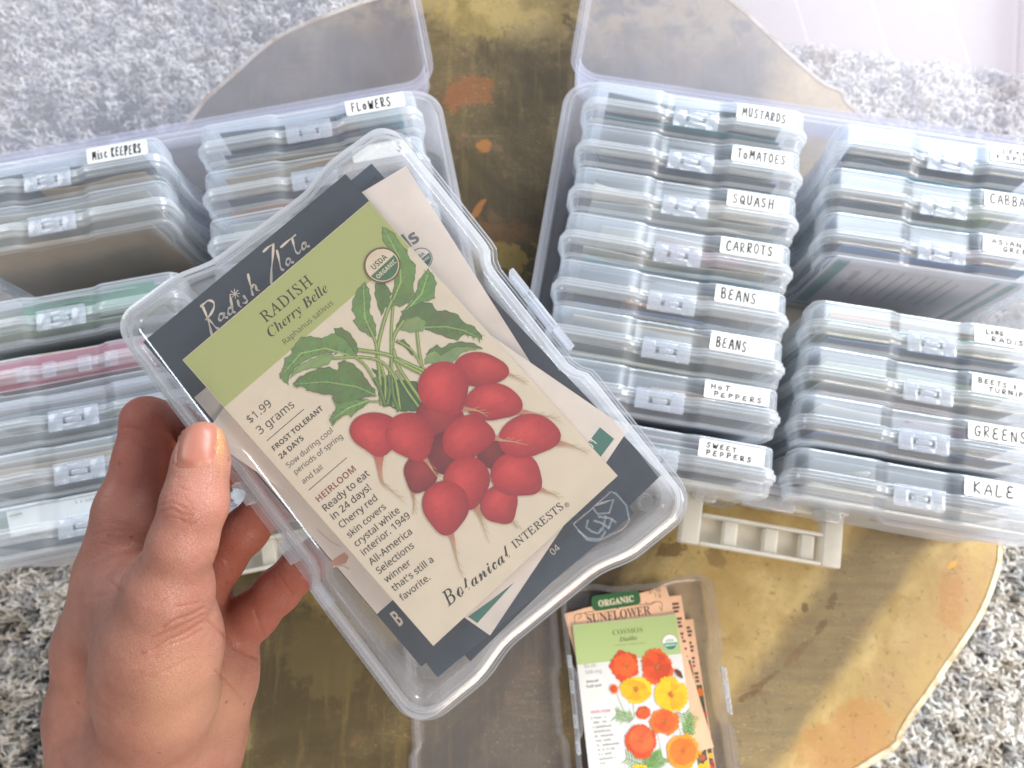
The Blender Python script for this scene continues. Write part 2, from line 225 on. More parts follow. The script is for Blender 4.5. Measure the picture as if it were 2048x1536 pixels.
V = np.stack([GX+jx, GY+jy, GZ], -1).reshape(-1, 3)
idx = np.arange(nx*ny).reshape(ny, nx)
keep = (fall > 0)[:-1, :-1] | (fall > 0)[1:, 1:]
F = np.stack([idx[:-1, :-1], idx[:-1, 1:], idx[1:, 1:], idx[1:, :-1]], -1)[keep]
# yarn colours: off white, warm grey and charcoal yarns in broken bands
band = lattice(nx, ny, 9, 7)+.45*lattice(nx, ny, 40, 22)+.5*(lattice(nx, ny, int(sx/.012), int(sy/.012))-.5)
dark = np.clip((band-.92-.5*np.clip(GX+.1,0,.6)-.15*np.clip(GY-.2,0,1))/.16, 0, 1)*np.clip((lattice(nx, ny, int(sx/.009), int(sy/.009))-.25)/.3, 0, 1)
spk = .55*lattice(nx, ny, int(sx/.014), int(sy/.014))+.45*lattice(nx, ny, int(sx/.032), int(sy/.026))
g1 = np.clip((spk-.52)/.12, 0, 1)[..., None]
c = np.array([.93, .89, .82])*(1-g1)+np.array([.56, .55, .54])*g1
br_ = np.clip((lattice(nx, ny, int(sx/.02), int(sy/.02))-.62)/.2, 0, 1)[..., None]*.6
c = c*(1-br_)+np.array([.52, .44, .33])*br_
c = c*(1-dark[..., None])+np.array([.06, .06, .07])*dark[..., None]
# ------------------------------------------------------------------ table: scalloped top with worn metallic paint
def catmull(P, sub=6, closed=True):
    P = [Vector(p) for p in P]; n = len(P); out = []
    for i in range(n if closed else n-1):
        g = lambda k: P[k % n] if closed else P[max(0, min(n-1, k))]
        a, b, c_, d = g(i-1), g(i), g(i+1), g(i+2)
        for k in range(sub):
            u = k/sub
            out.append(.5*((2*b)+(-a+c_)*u+(2*a-5*b+4*c_-d)*u*u+(-a+3*b-3*c_+d)*u*u*u))
    if not closed: out.append(P[-1])
    return out
OUT = [Vector((p.x, p.y)) for p in catmull([(x, y, 0) for x, y in TABLE_OUT], 6)]
def inset(poly, d):
    n = len(poly); r = []
    for i in range(n):
        e = (poly[(i+4) % n]-poly[i-4]).normalized(); q = Vector((-e.y, e.x)); r.append(poly[i]+q*d)
    return r
area2 = sum(OUT[i-1].x*OUT[i].y-OUT[i].x*OUT[i-1].y for i in range(len(OUT)))
if area2 < 0: OUT.reverse()
# the pile itself: curled yarn strands, each its own short ribbon, all in the one rug mesh (left out where the table hides the rug)
def inside(poly, x, y):
    r_ = np.zeros(x.shape, bool); n = len(poly)
    for i in range(n):
        a, b = poly[i-1], poly[i]
        if a.y == b.y: continue
        c_ = ((a.y > y) != (b.y > y)) & (x < (b.x-a.x)*(y-a.y)/(b.y-a.y)+a.x); r_ ^= c_
    return r_
NS = 240000
qx = RNG.uniform(-1.06, 1.06, NS); qy = RNG.uniform(-.46, 1.1, NS); k0 = 1/1.66
far_ = RUG_EDGE[0][1]+(qx-RUG_EDGE[0][0])*edge
ok = ~inside([p*.90 for p in OUT], qx*k0, qy*k0) & (qy < far_-.004+RNG.uniform(-.01, .01, NS)); qx, qy = qx[ok], qy[ok]; NS = len(qx)
ix = np.clip(((qx-X0)/(X1-X0)*(nx-1)).astype(int), 0, nx-1); iy = np.clip(((qy-Y0)/(Y1-Y0)*(ny-1)).astype(int), 0, ny-1)
zb = GZ[iy, ix]; colr = c[iy, ix]*RNG.uniform(.88, 1.18, (NS, 1))*np.where(RNG.random((NS, 1)) < .10, .6, 1.)
th = RNG.uniform(0, 2*np.pi, NS); cu = RNG.uniform(-2.2, 2.2, NS); L_ = RNG.uniform(.008, .019, NS); wd = RNG.uniform(.0009, .0018, NS)
pts = []; x_, y_ = qx-np.cos(th)*L_*.5, qy-np.sin(th)*L_*.5
for k in range(5):
    u_ = k/4; pts.append(np.stack([x_, y_, zb+.002+.010*np.sin(np.pi*(.12+.8*u_))*RNG.uniform(.5, 1.1, NS)], -1))
    th = th+cu*.28; x_ = x_+np.cos(th)*L_/4; y_ = y_+np.sin(th)*L_/4
pts = np.stack(pts, 1); tg = np.gradient(pts, axis=1); sd = np.stack([-tg[..., 1], tg[..., 0], np.zeros(tg.shape[:2])], -1)
sd /= np.linalg.norm(sd, axis=-1, keepdims=True)+1e-9; roll = RNG.uniform(-.7, .7, (NS, 1)); sd[..., 2] += roll
taper = np.array([.55, 1, 1.05, .95, .45])[None, :, None]; hw = sd*wd[:, None, None]*taper
SV = np.concatenate([pts-hw, pts+hw], 1)            # NS x 10 x 3
bi = (np.arange(NS)*10)[:, None, None]; q4 = np.array([[k, k+1, k+6, k+5] for k in range(4)])[None]
SF = (bi+q4).reshape(-1, 4)
SC_ = np.repeat(np.concatenate([colr, np.ones((NS, 1))], 1)[:, None], 10, 1).reshape(-1, 4)
AV = np.concatenate([V, SV.reshape(-1, 3)]); AF = np.concatenate([F, SF+len(V)])
AC = np.concatenate([np.concatenate([c*.85, np.ones((ny, nx, 1))], -1).reshape(-1, 4), SC_])
me = bpy.data.meshes.new('rug'); me.vertices.add(len(AV)); me.vertices.foreach_set('co', AV.ravel())
me.loops.add(AF.size); me.loops.foreach_set('vertex_index', AF.ravel()); me.polygons.add(len(AF)); me.polygons.foreach_set('loop_start', np.arange(len(AF))*4); me.update(calc_edges=True)
me.polygons.foreach_set('use_smooth', [True]*len(me.polygons))
ca = me.color_attributes.new('Col', 'FLOAT_COLOR', 'POINT'); ca.data.foreach_set('color', AC.astype(np.float32).ravel())
t = NT('shag_yarn'); a = t.n('Attribute', attribute_name='Col').outputs[0]; fz = t.noise(t.coord(), 420, 4, .7)
M_RUG = t.surf(t.n('BsdfPrincipled', {'Base Color': t.mix(t.ramp(fz, .3, .62), t.mix(1., a, (.84, .84, .85), 'MULTIPLY'), a), 'Roughness': .95, 'Normal': t.bump(fz, .9, .004)}))
rug = tag(link('rug', me, M_RUG), 'white, grey and charcoal shag rug under the gold table', 'rug')

# ------------------------------------------------------------------ table: scalloped top with worn metallic paint
t = NT('worn_gold_paint'); v = t.coord()
sep = t.n('SeparateXYZ', {0: v}); px, py = sep.outputs[0], sep.outputs[1]
def streak(ang, a, b, sc, det=6): return t.noise(t.mapping(v, (a, b, 1), (0, 0, R(ang))), sc, det, .6, .4)
n1 = t.noise(v, 9, 7, .62, .6); n2 = t.noise(v, 34, 6, .65, .3); n3 = streak(-50, 6, 60, 2.2); n4 = streak(4, 70, 7, 2.); fine = t.noise(v, 190, 4, .7)
def lin(ax, ay, c0): return t.math('ADD', t.math('ADD', t.math('MULTIPLY', px, ax), t.math('MULTIPLY', py, ay)), c0)
def wob(x, amt): return t.math('ADD', x, t.math('MULTIPLY', t.math('SUBTRACT', n1, .5), amt))
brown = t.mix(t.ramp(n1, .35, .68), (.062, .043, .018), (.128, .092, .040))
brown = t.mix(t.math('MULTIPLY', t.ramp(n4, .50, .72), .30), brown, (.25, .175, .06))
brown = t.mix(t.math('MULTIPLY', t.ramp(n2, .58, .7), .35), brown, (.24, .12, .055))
gold = t.mix(t.ramp(n2, .35, .68), (.40, .285, .105), (.53, .40, .175))
gold = t.mix(t.math('MULTIPLY', t.ramp(n1, .52, .66), .5), gold, (.33, .21, .06))
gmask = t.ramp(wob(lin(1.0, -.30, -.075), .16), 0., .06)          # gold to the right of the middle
tmask = t.ramp(wob(lin(.05, 1., -.455), .10), 0., .05)            # and a patch at the far edge
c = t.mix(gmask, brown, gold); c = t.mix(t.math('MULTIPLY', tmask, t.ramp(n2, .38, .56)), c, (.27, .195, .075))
# grey brown brush strokes running diagonally across the right lobe
dd = lin(.771, -.637, -.223)
sm = t.math('MULTIPLY', t.ramp(wob(dd, .035), -.034, -.016), t.ramp(wob(dd, .035), .034, .018))
c = t.mix(t.math('MULTIPLY', sm, t.math('ADD', t.math('MULTIPLY', n3, .6), .5), True), c, (.165, .125, .07))
rust = t.math('MULTIPLY', t.ramp(wob(dd, .07), .036, .062), t.ramp(n2, .33, .6))
c = t.mix(t.math('MULTIPLY', rust, .6), c, (.29, .155, .065))
def blob(x, y, r, amt=.02, ex=1., ang=0.):
    ca_, sa_ = math.cos(ang), math.sin(ang)
    ux = t.math('DIVIDE', lin(ca_, sa_, -(x*ca_+y*sa_)), ex); uy = lin(-sa_, ca_, -(-x*sa_+y*ca_))
    d = t.math('SQRT', t.math('ADD', t.math('MULTIPLY', ux, ux), t.math('MULTIPLY', uy, uy)))
    d = t.math('ADD', d, t.math('MULTIPLY', t.math('SUBTRACT', t.math('ADD', t.math('MULTIPLY', n2, .65), t.math('MULTIPLY', fine, .35)), .5), amt*2.4))
    return t.ramp(d, r, r*.7)
for (x, y, r, amt, ex, ang, col_, f_) in SPLOTCH:
    c = t.mix(t.math('MULTIPLY', blob(x, y, r, amt, ex, ang), f_), c, col_)
c = t.mix(t.math('MULTIPLY', t.ramp(fine, .58, .70), .55), c, (.10, .065, .03))
sp2 = t.noise(v, 480, 3, .75)
c = t.mix(t.math('MULTIPLY', t.ramp(sp2, .60, .70), t.ramp(n1, .42, .6)), c, (.40, .30, .15))
scr = t.n('TexVoronoi', {'Vector': t.mapping(v, (4, 90, 1), (0, 0, R(35))), 'Scale': 3.}, feature='DISTANCE_TO_EDGE').outputs[0]
c = t.mix(t.math('MULTIPLY', t.ramp(scr, .018, .0), t.math('MULTIPLY', t.ramp(n1, .45, .6), .35)), c, (.42, .32, .17))
ht = t.math('ADD', t.math('MULTIPLY', n2, .6), t.math('MULTIPLY', fine, .4))
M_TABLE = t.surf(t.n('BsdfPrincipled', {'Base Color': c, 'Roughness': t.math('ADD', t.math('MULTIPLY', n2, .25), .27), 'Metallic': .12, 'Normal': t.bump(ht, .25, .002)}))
t = NT('worn_table_edge'); v = t.coord(); e1 = t.noise(v, 60, 5, .65)
M_RIM = t.surf(t.n('BsdfPrincipled', {'Base Color': t.mix(t.ramp(e1, .42, .7), (.62, .55, .40), (.36, .24, .10)), 'Roughness': .5}))
tb = tag(empty('table', Matrix.Translation((0, 0, -.024))), 'gold and brown painted table with a scalloped edge, under the two cases', 'table')
TZ = .024
mb = MB(); i1 = inset(OUT, .0075); i0 = inset(OUT, .006)
mb.loft([[(p.x, p.y, TZ-.018) for p in i0], [(p.x, p.y, TZ-.0012) for p in i0], [(p.x, p.y, TZ) for p in i1]])
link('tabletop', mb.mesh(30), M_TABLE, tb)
mb = MB(); prof = [(.0062, -.016), (.001, -.016), (0, -.013), (0, -.004), (.0012, -.0012), (.003, -.0004), (.0055, -.0006), (.0062, -.002)]
mb.loft([[(p.x, p.y, TZ+z) for p in inset(OUT, d)] for d, z in prof], False, False)
link('rim', mb.mesh(40), M_RIM, tb)
mb = MB(); mb.tube([(0.04, .18, .0), (.04, .18, FLOOR_Z+.024)], [.045, .06], 24)
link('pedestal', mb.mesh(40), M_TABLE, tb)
# ------------------------------------------------------------------ the photo-keeper boxes (long edge 168, short edge 118, 33 thick)
BL, BW, DN, DF = .168, .118, .0138, .0200
def sstep(a, b, x): u = min(1, max(0, (x-a)/(b-a))); return u*u*(3-2*u)
def outline(d, z, rec=.0035, n_s=44, n_e=30, n_c=9):
    a, b, r = BL/2-d, BW/2-d, max(.012-d, .003)
    P = []
    fx = lambda x: rec*(1-sstep(.0205, .0275, abs(x)))     # recess in the long sides
    fy = lambda y: rec*(1-sstep(.016, .033, abs(y)))       # recess in the short sides
    def corner(cx, cy, a0):
        for k in range(n_c+1):
            t_ = a0+math.pi/2*k/n_c; P.append((cx+r*math.cos(t_), cy+r*math.sin(t_), z))
    for k in range(1, n_e): y = -b+r+(2*b-2*r)*k/n_e; P.append((a-fy(y), y, z))
    corner(a-r, b-r, 0)
    for k in range(1, n_s): x = a-r-(2*a-2*r)*k/n_s; P.append((x, b-fx(x), z))
    corner(-a+r, b-r, math.pi/2)
    for k in range(1, n_e): y = b-r-(2*b-2*r)*k/n_e; P.append((-a+fy(y), y, z))
    corner(-a+r, -b+r, math.pi)
    for k in range(1, n_s): x = -a+r+(2*a-2*r)*k/n_s; P.append((x, -b+fx(x), z))
    corner(a-r, -b+r, 1.5*math.pi)
    return P
def half_shell(D, sgn):
    pr = [(.0012, .0001), (0, .0001), (0, .0016), (.0006, .0022), (.0014, .0022), (.0016, .0026), (.0016, .0044), (.0020, .0050), (.0028, .0050), (.0031, .0056),
          (.0036, D-.0022), (.0042, D-.0006), (.0058, D), (.0098, D), (.0102, D-.0004), (.0112, D-.0004)]
    inn = [(.0112, D-.0016), (.0072, D-.0016), (.0060, D-.0024), (.0051, D-.0038), (.0044, .0060), (.0036, .0044), (.0028, .0036), (.0026, .0001)]
    mb = MB(); N = len(outline(0, 0))
    ro = [outline(d, z) for d, z in pr]; ri = [outline(d, z) for d, z in inn]
    rings = ro+[]
    mb.loft(ro, False, True)
    mb2 = [ri[0]]+ri[1:]
    mb.loft(mb2, True, False)
    # close the rim between the last inner and first outer ring
    n = len(mb.v); mb.loft([ri[-1], ro[0]], False, False)
    v = mb.v; nf = len(pr)-1
    if sgn < 0: mb.v = [(x, y, -z) for x, y, z in v]; mb.f = [f[::-1] for f in mb.f]
    me = mb.mesh(32)
    mi = np.zeros(len(me.polygons), np.int32)          # slot 1: the thick moulded flange and the rounded edges
    mi[:9*N] = 1; mi[10*N:12*N] = 1; mi[13*N:15*N] = 1
    me.polygons.foreach_set('material_index', mi); return me
ME_NEAR = half_shell(DN, 1); ME_FAR = half_shell(DF, -1)
def latch_mesh():
    mb = MB(); y0 = BW/2-.0035+.0006
    w, za, zb, th = .0165, -.0042, .0084, .0017
    # frame of four bars round a window, plus the tab that fills part of it
    mb.box(-w, -.0075, y0, y0+th, za, zb); mb.box(.0075, w, y0, y0+th, za, zb)
    mb.box(-.0075, .0075, y0, y0+th, za, -.0004); mb.box(-.0075, .0075, y0, y0+th, .0042, zb)
    mb.box(-.0048, .0048, y0-.0004, y0+th+.0006, .0004, .0034)
    mb.box(-w, w, y0+.0002, y0+.0024, za-.0014, za-.0001)
    bm = bmesh.new(); me = mb.mesh(); bm.from_mesh(me)
    bmesh.ops.bevel(bm, geom=[e for e in bm.edges], offset=.0004, segments=2, affect='EDGES', profile=.5)
    bm.to_mesh(me); bm.free(); me.polygons.foreach_set('use_smooth', [True]*len(me.polygons)); me.set_sharp_from_angle(angle=R(40)); return me
ME_LATCH = latch_mesh()
def hinge_mesh():
    mb = MB(); y0 = -BW/2+.0035
    mb.tube([(-.034, y0-.0008, 0), (.034, y0-.0008, 0)], .0017, 10)
    for x in (-.030, -.012, .012, .030): mb.box(x-.004, x+.004, y0-.0022, y0-.0002, -.0052, .0052)
    return mb.mesh(40)
ME_HINGE = hinge_mesh()
def rounded(x0, x1, y0, y1, r, n=6):
    P = []
    for cx, cy, a0 in ((x1-r, y1-r, 0), (x0+r, y1-r, 90), (x0+r, y0+r, 180), (x1-r, y0+r, 270)):
        for k in range(n+1): t_ = R(a0+90*k/n); P.append((cx+r*math.cos(t_), cy+r*math.sin(t_)))
    return P

def make_box(name='photo_box', near=None, far=None):
    root = empty(name)
    link('front_half', ME_NEAR, None, root); link('back_half', ME_FAR, None, root)
    link('latch', ME_LATCH, None, root); link('hinge', ME_HINGE, None, root)
    return root
for me, m in ((ME_NEAR, M_BOX), (ME_FAR, M_BOX), (ME_LATCH, M_LATCH), (ME_HINGE, M_BOX)): me.materials.append(m)
ME_NEAR.materials.append(M_BOXR); ME_FAR.materials.append(M_BOXR)

# hand lettering: single stroke capitals on a 1 x 1 cell
G = {
'A': [[(0, 0), (.45, 1), (.85, 0)], [(.15, .38), (.78, .42)]], 'B': [[(.08, 1), (.1, 0)], [(.05, .95), (.5, 1), (.62, .8), (.45, .56), (.1, .5)], [(.1, .5), (.6, .45), (.72, .2), (.5, 0), (.08, .02)]],
'C': [[(.72, .85), (.5, 1), (.2, .85), (.05, .45), (.2, .08), (.5, 0), (.78, .15)]], 'D': [[(.1, 1), (.12, 0)], [(.05, .98), (.45, .95), (.75, .6), (.65, .2), (.1, 0)]],
'E': [[(.65, .98), (.3, 1), (.1, .8), (.2, .58), (.5, .52)], [(.5, .52), (.15, .48), (.02, .22), (.2, .02), (.7, .08)]], 'F': [[(.1, 1), (.12, 0)], [(.08, .98), (.7, 1)], [(.1, .52), (.55, .55)]],
'G': [[(.72, .85), (.45, 1), (.15, .8), (.05, .4), (.25, .02), (.6, .08), (.72, .4)], [(.45, .42), (.8, .44)]], 'H': [[(.1, 1), (.08, 0)], [(.7, 1), (.72, 0)], [(.1, .5), (.72, .52)]],
'I': [[(.2, 1), (.22, 0)]], 'K': [[(.1, 1), (.1, 0)], [(.68, 1), (.12, .45), (.75, 0)]], 'L': [[(.1, 1), (.08, .02), (.68, .05)]], 'M': [[(.02, 0), (.12, 1), (.45, .35), (.8, 1), (.92, 0)]],
'N': [[(.08, 0), (.1, 1), (.7, .05), (.74, 1)]], 'O': [[(.4, 1), (.1, .75), (.06, .3), (.35, 0), (.68, .25), (.7, .72), (.4, 1)]], 'P': [[(.12, 1), (.12, 0)], [(.05, .95), (.5, 1), (.68, .75), (.5, .5), (.12, .45)]],
'Q': [[(.4, .95), (.1, .75), (.08, .25), (.4, .02), (.72, .3), (.7, .75), (.4, .95)], [(.35, .4), (.85, -.05)]], 'R': [[(.1, 1), (.1, 0)], [(.05, .95), (.5, 1), (.65, .75), (.45, .5), (.1, .46), (.75, 0)]],
'S': [[(.68, .88), (.42, 1), (.12, .82), (.3, .55), (.6, .38), (.55, .08), (.25, 0), (.02, .15)]], 'T': [[(.0, .98), (.78, 1)], [(.38, 1), (.36, 0)]], 'U': [[(.08, 1), (.1, .25), (.35, 0), (.65, .2), (.72, 1)]],
'V': [[(.05, .75), (.35, 0), (.72, .8)]], 'W': [[(.02, 1), (.2, 0), (.45, .7), (.68, 0), (.92, 1)]], '&': [[(.5, .2), (.3, .8), (.55, .85), (.45, .45), (.6, .1), (.35, .3)]],
'i': [[(.2, .62), (.22, 0)], [(.22, .88), (.24, .92)]], 'c': [[(.55, .55), (.3, .62), (.1, .35), (.25, .03), (.6, .1)]], 's': [[(.5, .6), (.2, .62), (.15, .42), (.45, .28), (.35, .03), (.08, .05)]],
'm': [[(.02, 0), (.12, .95), (.4, .25), (.72, .95), (.88, 0)]], 'e': [[(.1, .4), (.6, .45), (.45, .7), (.12, .55), (.1, .15), (.4, 0), (.65, .1)]], 't': [[(.3, .9), (.32, 0)], [(.05, .55), (.6, .6)]],
'u': [[(.08, .6), (.15, .05), (.45, .05), (.55, .6)], [(.55, .6), (.58, 0)]], 'a': [[(.55, .55), (.2, .55), (.1, .15), (.4, .05), (.55, .5), (.6, 0)]], '-': [], 'o': [[(.35, .66), (.1, .5), (.08, .2), (.32, 0), (.58, .2), (.58, .5), (.35, .66)]],
}
def handwriting(lines, x0, x1, y0, y1, z, w=.0009, seed=1):
    """lines of capitals scaled into the given rectangle; returns a mesh of ink ribbons"""
    rg = random.Random(seed); mb = MB()
    nl = len(lines); H = (y1-y0)/nl
    for li, (txt, sh, sc) in enumerate(lines):
        adv = [(.55 if ch in 'Ii ' else 1.12 if ch in 'MWm' else .98) for ch in txt]
        tot = sum(adv); cw = (x1-x0)*sc/tot; x = x0+sh*(x1-x0); yb = y1-H*(li+1)+H*.20; hh = H*(.62 if nl > 1 else .70)
        slope = rg.uniform(-.03, .03)
        for ch, ad in zip(txt, adv):
            jy, js, jr = rg.uniform(-.05, .05), rg.uniform(.92, 1.06), rg.uniform(-.06, .06)
            for st in G.get(ch, []):
                pts = [(x+cw*(.08+(px_+jr*py_)*.76), yb+hh*(py_*js+jy)+slope*(x-x0)) for px_, py_ in st]
                if len(pts) > 2:
                    pts = [(p.x, p.y) for p in catmull([(a, b, 0) for a, b in pts], 5, False)]
                mb.ribbon(pts, [w*(.78 if nl > 1 else .95)*rg.uniform(.85, 1.15)]*len(pts), z+rg.uniform(0, .00004))
            x += cw*ad
    return mb.mesh()
LAB_X0, LAB_X1 = .029, .073      # sticker on the upper face of the rear half
def add_label(root, lines, seed, x0=LAB_X0, x1=LAB_X1, width=None):
    # the upper face slopes with the wall: plane y = BW/2-.0048-.0006*(s) ; local frame: X along box, Yl = +z (towards rim), normal +y
    zc = -.0118; yy = BW/2-.0029
    P = rounded(x0, x1, -.0060, .0062, .0014)
    mb = MB(); n = len(P)
    mb.loft([[(x, y, 0) for x, y in P], [(x, y, .00018) for x, y in P]])
    lab = link('label', mb.mesh(), M_LABEL, root)
    lab.matrix_local = Matrix(((1, 0, 0, 0), (0, 0, 1, yy), (0, -1, 0, zc), (0, 0, 0, 1))) @ Matrix.Rotation(R(random.uniform(-1.2, 1.2)), 4, 'Z')
    ink = link('lettering', handwriting(lines, x0+.004, x1-.004, -.0052, .0051, .00024, .00105, seed), M_INK, lab)
    return lab

# packets: thin, slightly bowed paper slabs
PK_MATS = {}
def paper(col):
    if col not in PK_MATS: PK_MATS[col] = plain('packet_paper_%d' % len(PK_MATS), PCOL[col], .55, 25, .14)
    return PK_MATS[col]
PCOL = {'navy': (.03, .06, .11), 'slate': (.13, .17, .21), 'cream': (.55, .50, .40), 'white': (.70, .70, .70), 'grey': (.45, .48, .48), 'green': (.05, .22, .12), 'sage': (.30, .36, .22),
        'crimson': (.33, .03, .075), 'plum': (.18, .05, .11), 'teal': (.10, .30, .34), 'blue': (.10, .19, .36), 'tan': (.42, .28, .15), 'orange': (.55, .20, .06), 'beige': (.50, .45, .37), 'mauve': (.40, .34, .38),
        'brown': (.20, .12, .06), 'yellow': (.55, .40, .10), 'skyblue': (.12, .34, .46)}
def packet_mesh(x0, x1, y0, y1, z, th, bow, wave, seed):
    ln = .16*max(0, 1-(z+.013)/.020); zt_ = z-.0035*(ln > 0); zb_ = zt_+ln*.06; zm_ = zt_+ln*.03
    rg = random.Random(seed); n = 14; mb = MB(); fr = []; ph = rg.uniform(0, 6)
    rings = []
    for i in range(n+1):
        u = i/n; x = x0+(x1-x0)*u; zz = z+bow*math.sin(math.pi*u); yt = y1-wave*(.5+.5*math.sin(ph+u*rg.uniform(3.4, 3.6)*2))
        zz -= z
        rings.append([(x, y0, zz+zb_), (x, y0, zz+zb_+th), (x, (y0+yt)/2, zz+zm_+th*1.5), (x, yt, zz+zt_+th*.7), (x, yt, zz+zt_+th*.3), (x, (y0+yt)/2, zz+zm_-th*.5)])
    mb.loft(rings); return mb.mesh(50)
ALLPK = []
def fill_box(M, who, specs):
    """specs: (colour word, x0, x1, top, z, bow, wave)"""
    seen = {}
    for k, sp in enumerate(specs):
        colr, x0, x1, top, z, bow, wave = sp
        o = link('seed_packet', packet_mesh(x0, x1, -.0525, top, z, .0014, bow, wave, hash(who) % 1000+k if False else k*13+len(ALLPK)), paper(colr))
        o.matrix_world = M
        where = 'at the back of' if z < -.006 else 'at the front of' if z > .002 else 'in the middle of'
        tag(o, '%s seed packet standing %s the %s' % (colr, where, who), 'seed packet', 'seed packets standing in the small boxes')
        ALLPK.append(o)
# ------------------------------------------------------------------ carrying cases
CL, CD, CH, CLID = .383, .309, .085, .042
def case_out(d, z, front_rec=.0085):
    a, b, r = CL/2-d, CD/2-d, .024-d if d < .02 else .004
    P = []
    rec = lambda x: front_rec*(1-sstep(.066, .079, abs(x)))
    def corner(cx, cy, a0):
        for k in range(11): t_ = a0+math.pi/2*k/10; P.append((cx+r*math.cos(t_), cy+r*math.sin(t_), z))
    for k in range(1, 10): P.append((a, -b+r+(2*b-2*r)*k/10, z))
    corner(a-r, b-r, 0)
    for k in range(1, 60): P.append((a-r-(2*a-2*r)*k/60, b, z))
    corner(-a+r, b-r, math.pi/2)
    for k in range(1, 10): P.append((-a, b-r-(2*b-2*r)*k/10, z))
    corner(-a+r, -b+r, math.pi)
    for k in range(1, 60): x = -a+r+(2*a-2*r)*k/60; P.append((x, -b+rec(x), z))
    corner(a-r, -b+r, 1.5*math.pi)
    return P
def case_shell(H, flip=False):
    pr = [(.010, .0002), (.0075, .0002), (.0055, .0022), (.0045, H-.012), (.0042, H-.0062), (.0006, H-.0060), (0, H-.0054), (0, H-.0006), (.0006, H), (.0028, H), (.0032, H-.0022), (.0050, H-.0022), (.0053, H), (.0066, H), (.0070, H-.0006), (.0070, .0055), (.0085, .0026), (.012, .0024)]
    mb = MB(); mb.loft([case_out(d, z) for d, z in pr], True, True); return mb.mesh(32)
ME_BASE = case_shell(CH); ME_CLID = case_shell(CLID)
ME_BASE.materials.append(M_CASE); ME_CLID.materials.append(M_LID)
def handle_mesh():
    mb = MB(); w = .057; th = .0135; z0, z1 = 0, .014
    mb.box(-w, -w+th, -.0415, 0, z0, z1); mb.box(w-th, w, -.0415, 0, z0, z1)
    for sx in (-1, 1): mb.box(sx*(w-th/2)-.0095, sx*(w-th/2)+.0095, -.004, .006, z0+.001, z1+.002)   # hinge eyes
    mb.box(-w+th, w-th, -.0065, -.0005, z0+.003, z1-.003)           # pivot bar
    ya, yb = -.0414, -.0185; q = w-th
    mb.box(-q, q, ya, yb, z0, z0+.0022); mb.box(-q, q, yb-.0026, yb, z0+.0023, z1-.0002); mb.box(-q, q, ya, ya+.0026, z0+.0023, z1-.0002)
    for x in (-.021, .008, .034): mb.box(x-.0050, x+.0050, ya+.0027, yb-.0027, z0+.0023, z1-.004)
    me = mb.mesh(); bm = bmesh.new(); bm.from_mesh(me)
    bmesh.ops.bevel(bm, geom=list(bm.edges), offset=.0013, segments=3, affect='EDGES', profile=.5)
    bm.to_mesh(me); bm.free(); me.polygons.foreach_set('use_smooth', [True]*len(me.polygons)); me.set_sharp_from_angle(angle=R(40)); return me
ME_HANDLE = handle_mesh()
def clasp_mesh():
    mb = MB()
    mb.box(-.052, -.036, -.012, .003, -.003, .010); mb.box(.036, .052, -.012, .003, -.003, .010)
    mb.box(-.018, .020, -.010, .0, .001, .007)
    me = mb.mesh(); bm = bmesh.new(); bm.from_mesh(me)
    bmesh.ops.bevel(bm, geom=list(bm.edges), offset=.0012, segments=2, affect='EDGES', profile=.5); bm.to_mesh(me); bm.free()
    me.polygons.foreach_set('use_smooth', [True]*len(me.polygons)); me.set_sharp_from_angle(angle=R(40)); return me
ME_CLASP = clasp_mesh()
def make_case(cx, cy, ang, label, lid_tilt):
    root = empty('carrying_case', Matrix.Translation((cx, cy, .0006)) @ Matrix.Rotation(R(ang), 4, 'Z')); tag(root, label, 'storage case', 'carrying cases of small boxes on the table')
    link('base', ME_BASE, None, root)
    ld = link('lid', ME_CLID, None, root)
    # lid hangs open behind the rear rim, open side up
    ld.matrix_local = Matrix.Translation((0, CD/2+.001, CH-.001)) @ Matrix.Rotation(R(lid_tilt), 4, 'X') @ Matrix.Translation((0, CD/2, -CLID)) @ Matrix.Rotation(math.pi, 4, 'Z')
    h = link('handle', ME_HANDLE, M_HANDLE, root); h.location = (0, -CD/2+.0075, CH-.030)
    c_ = link('clasp', ME_CLASP, M_LATCH, root); c_.location = (0, -CD/2+.0085, CH-.018)
    return root
# ------------------------------------------------------------------ the two cases and their boxes
make_case(RCASE[0], RCASE[1], -9.6, 'open clear carrying case on the right, holding the boxes lettered from mustards to kale', 1)
make_case(LCASE[0], LCASE[1], 11.3, 'open clear carrying case on the left, behind the hand, holding flowers and misc keepers', 8)
def box_M(xy, ang, jit):
    a = R(ang+jit); X = Vector((math.cos(a), math.sin(a), 0)); Z = Vector((math.sin(a), -math.cos(a), 0))
    return Matrix(((X.x, 0, Z.x, xy[0]), (X.y, 0, Z.y, xy[1]), (0, 1, 0, .0595+.003), (0, 0, 0, 1)))
GB = 'small clear seed boxes standing in the cases'
def col_boxes(pos, ang, rows):
    for k, (xy, row) in enumerate(zip(pos, rows)):
        lines, label, who, specs = row
        flip = label.startswith('hinge')
        M = box_M(xy, ang, random.uniform(-.5, .5))
        b = make_box()
        b.matrix_world = M @ Matrix.Rotation(math.pi, 4, 'X') if flip else M
        tag(b, label, 'seed box', GB)
        if lines: add_label(b, lines, 31+k*7)
        fill_box(M, who, specs)
        yield b
f1 = lambda c, z, top=.045, x0=-.066, x1=.066, bow=.0006, wave=.004: (c, x0, x1, min(top+.003, .0522), z, bow, wave)
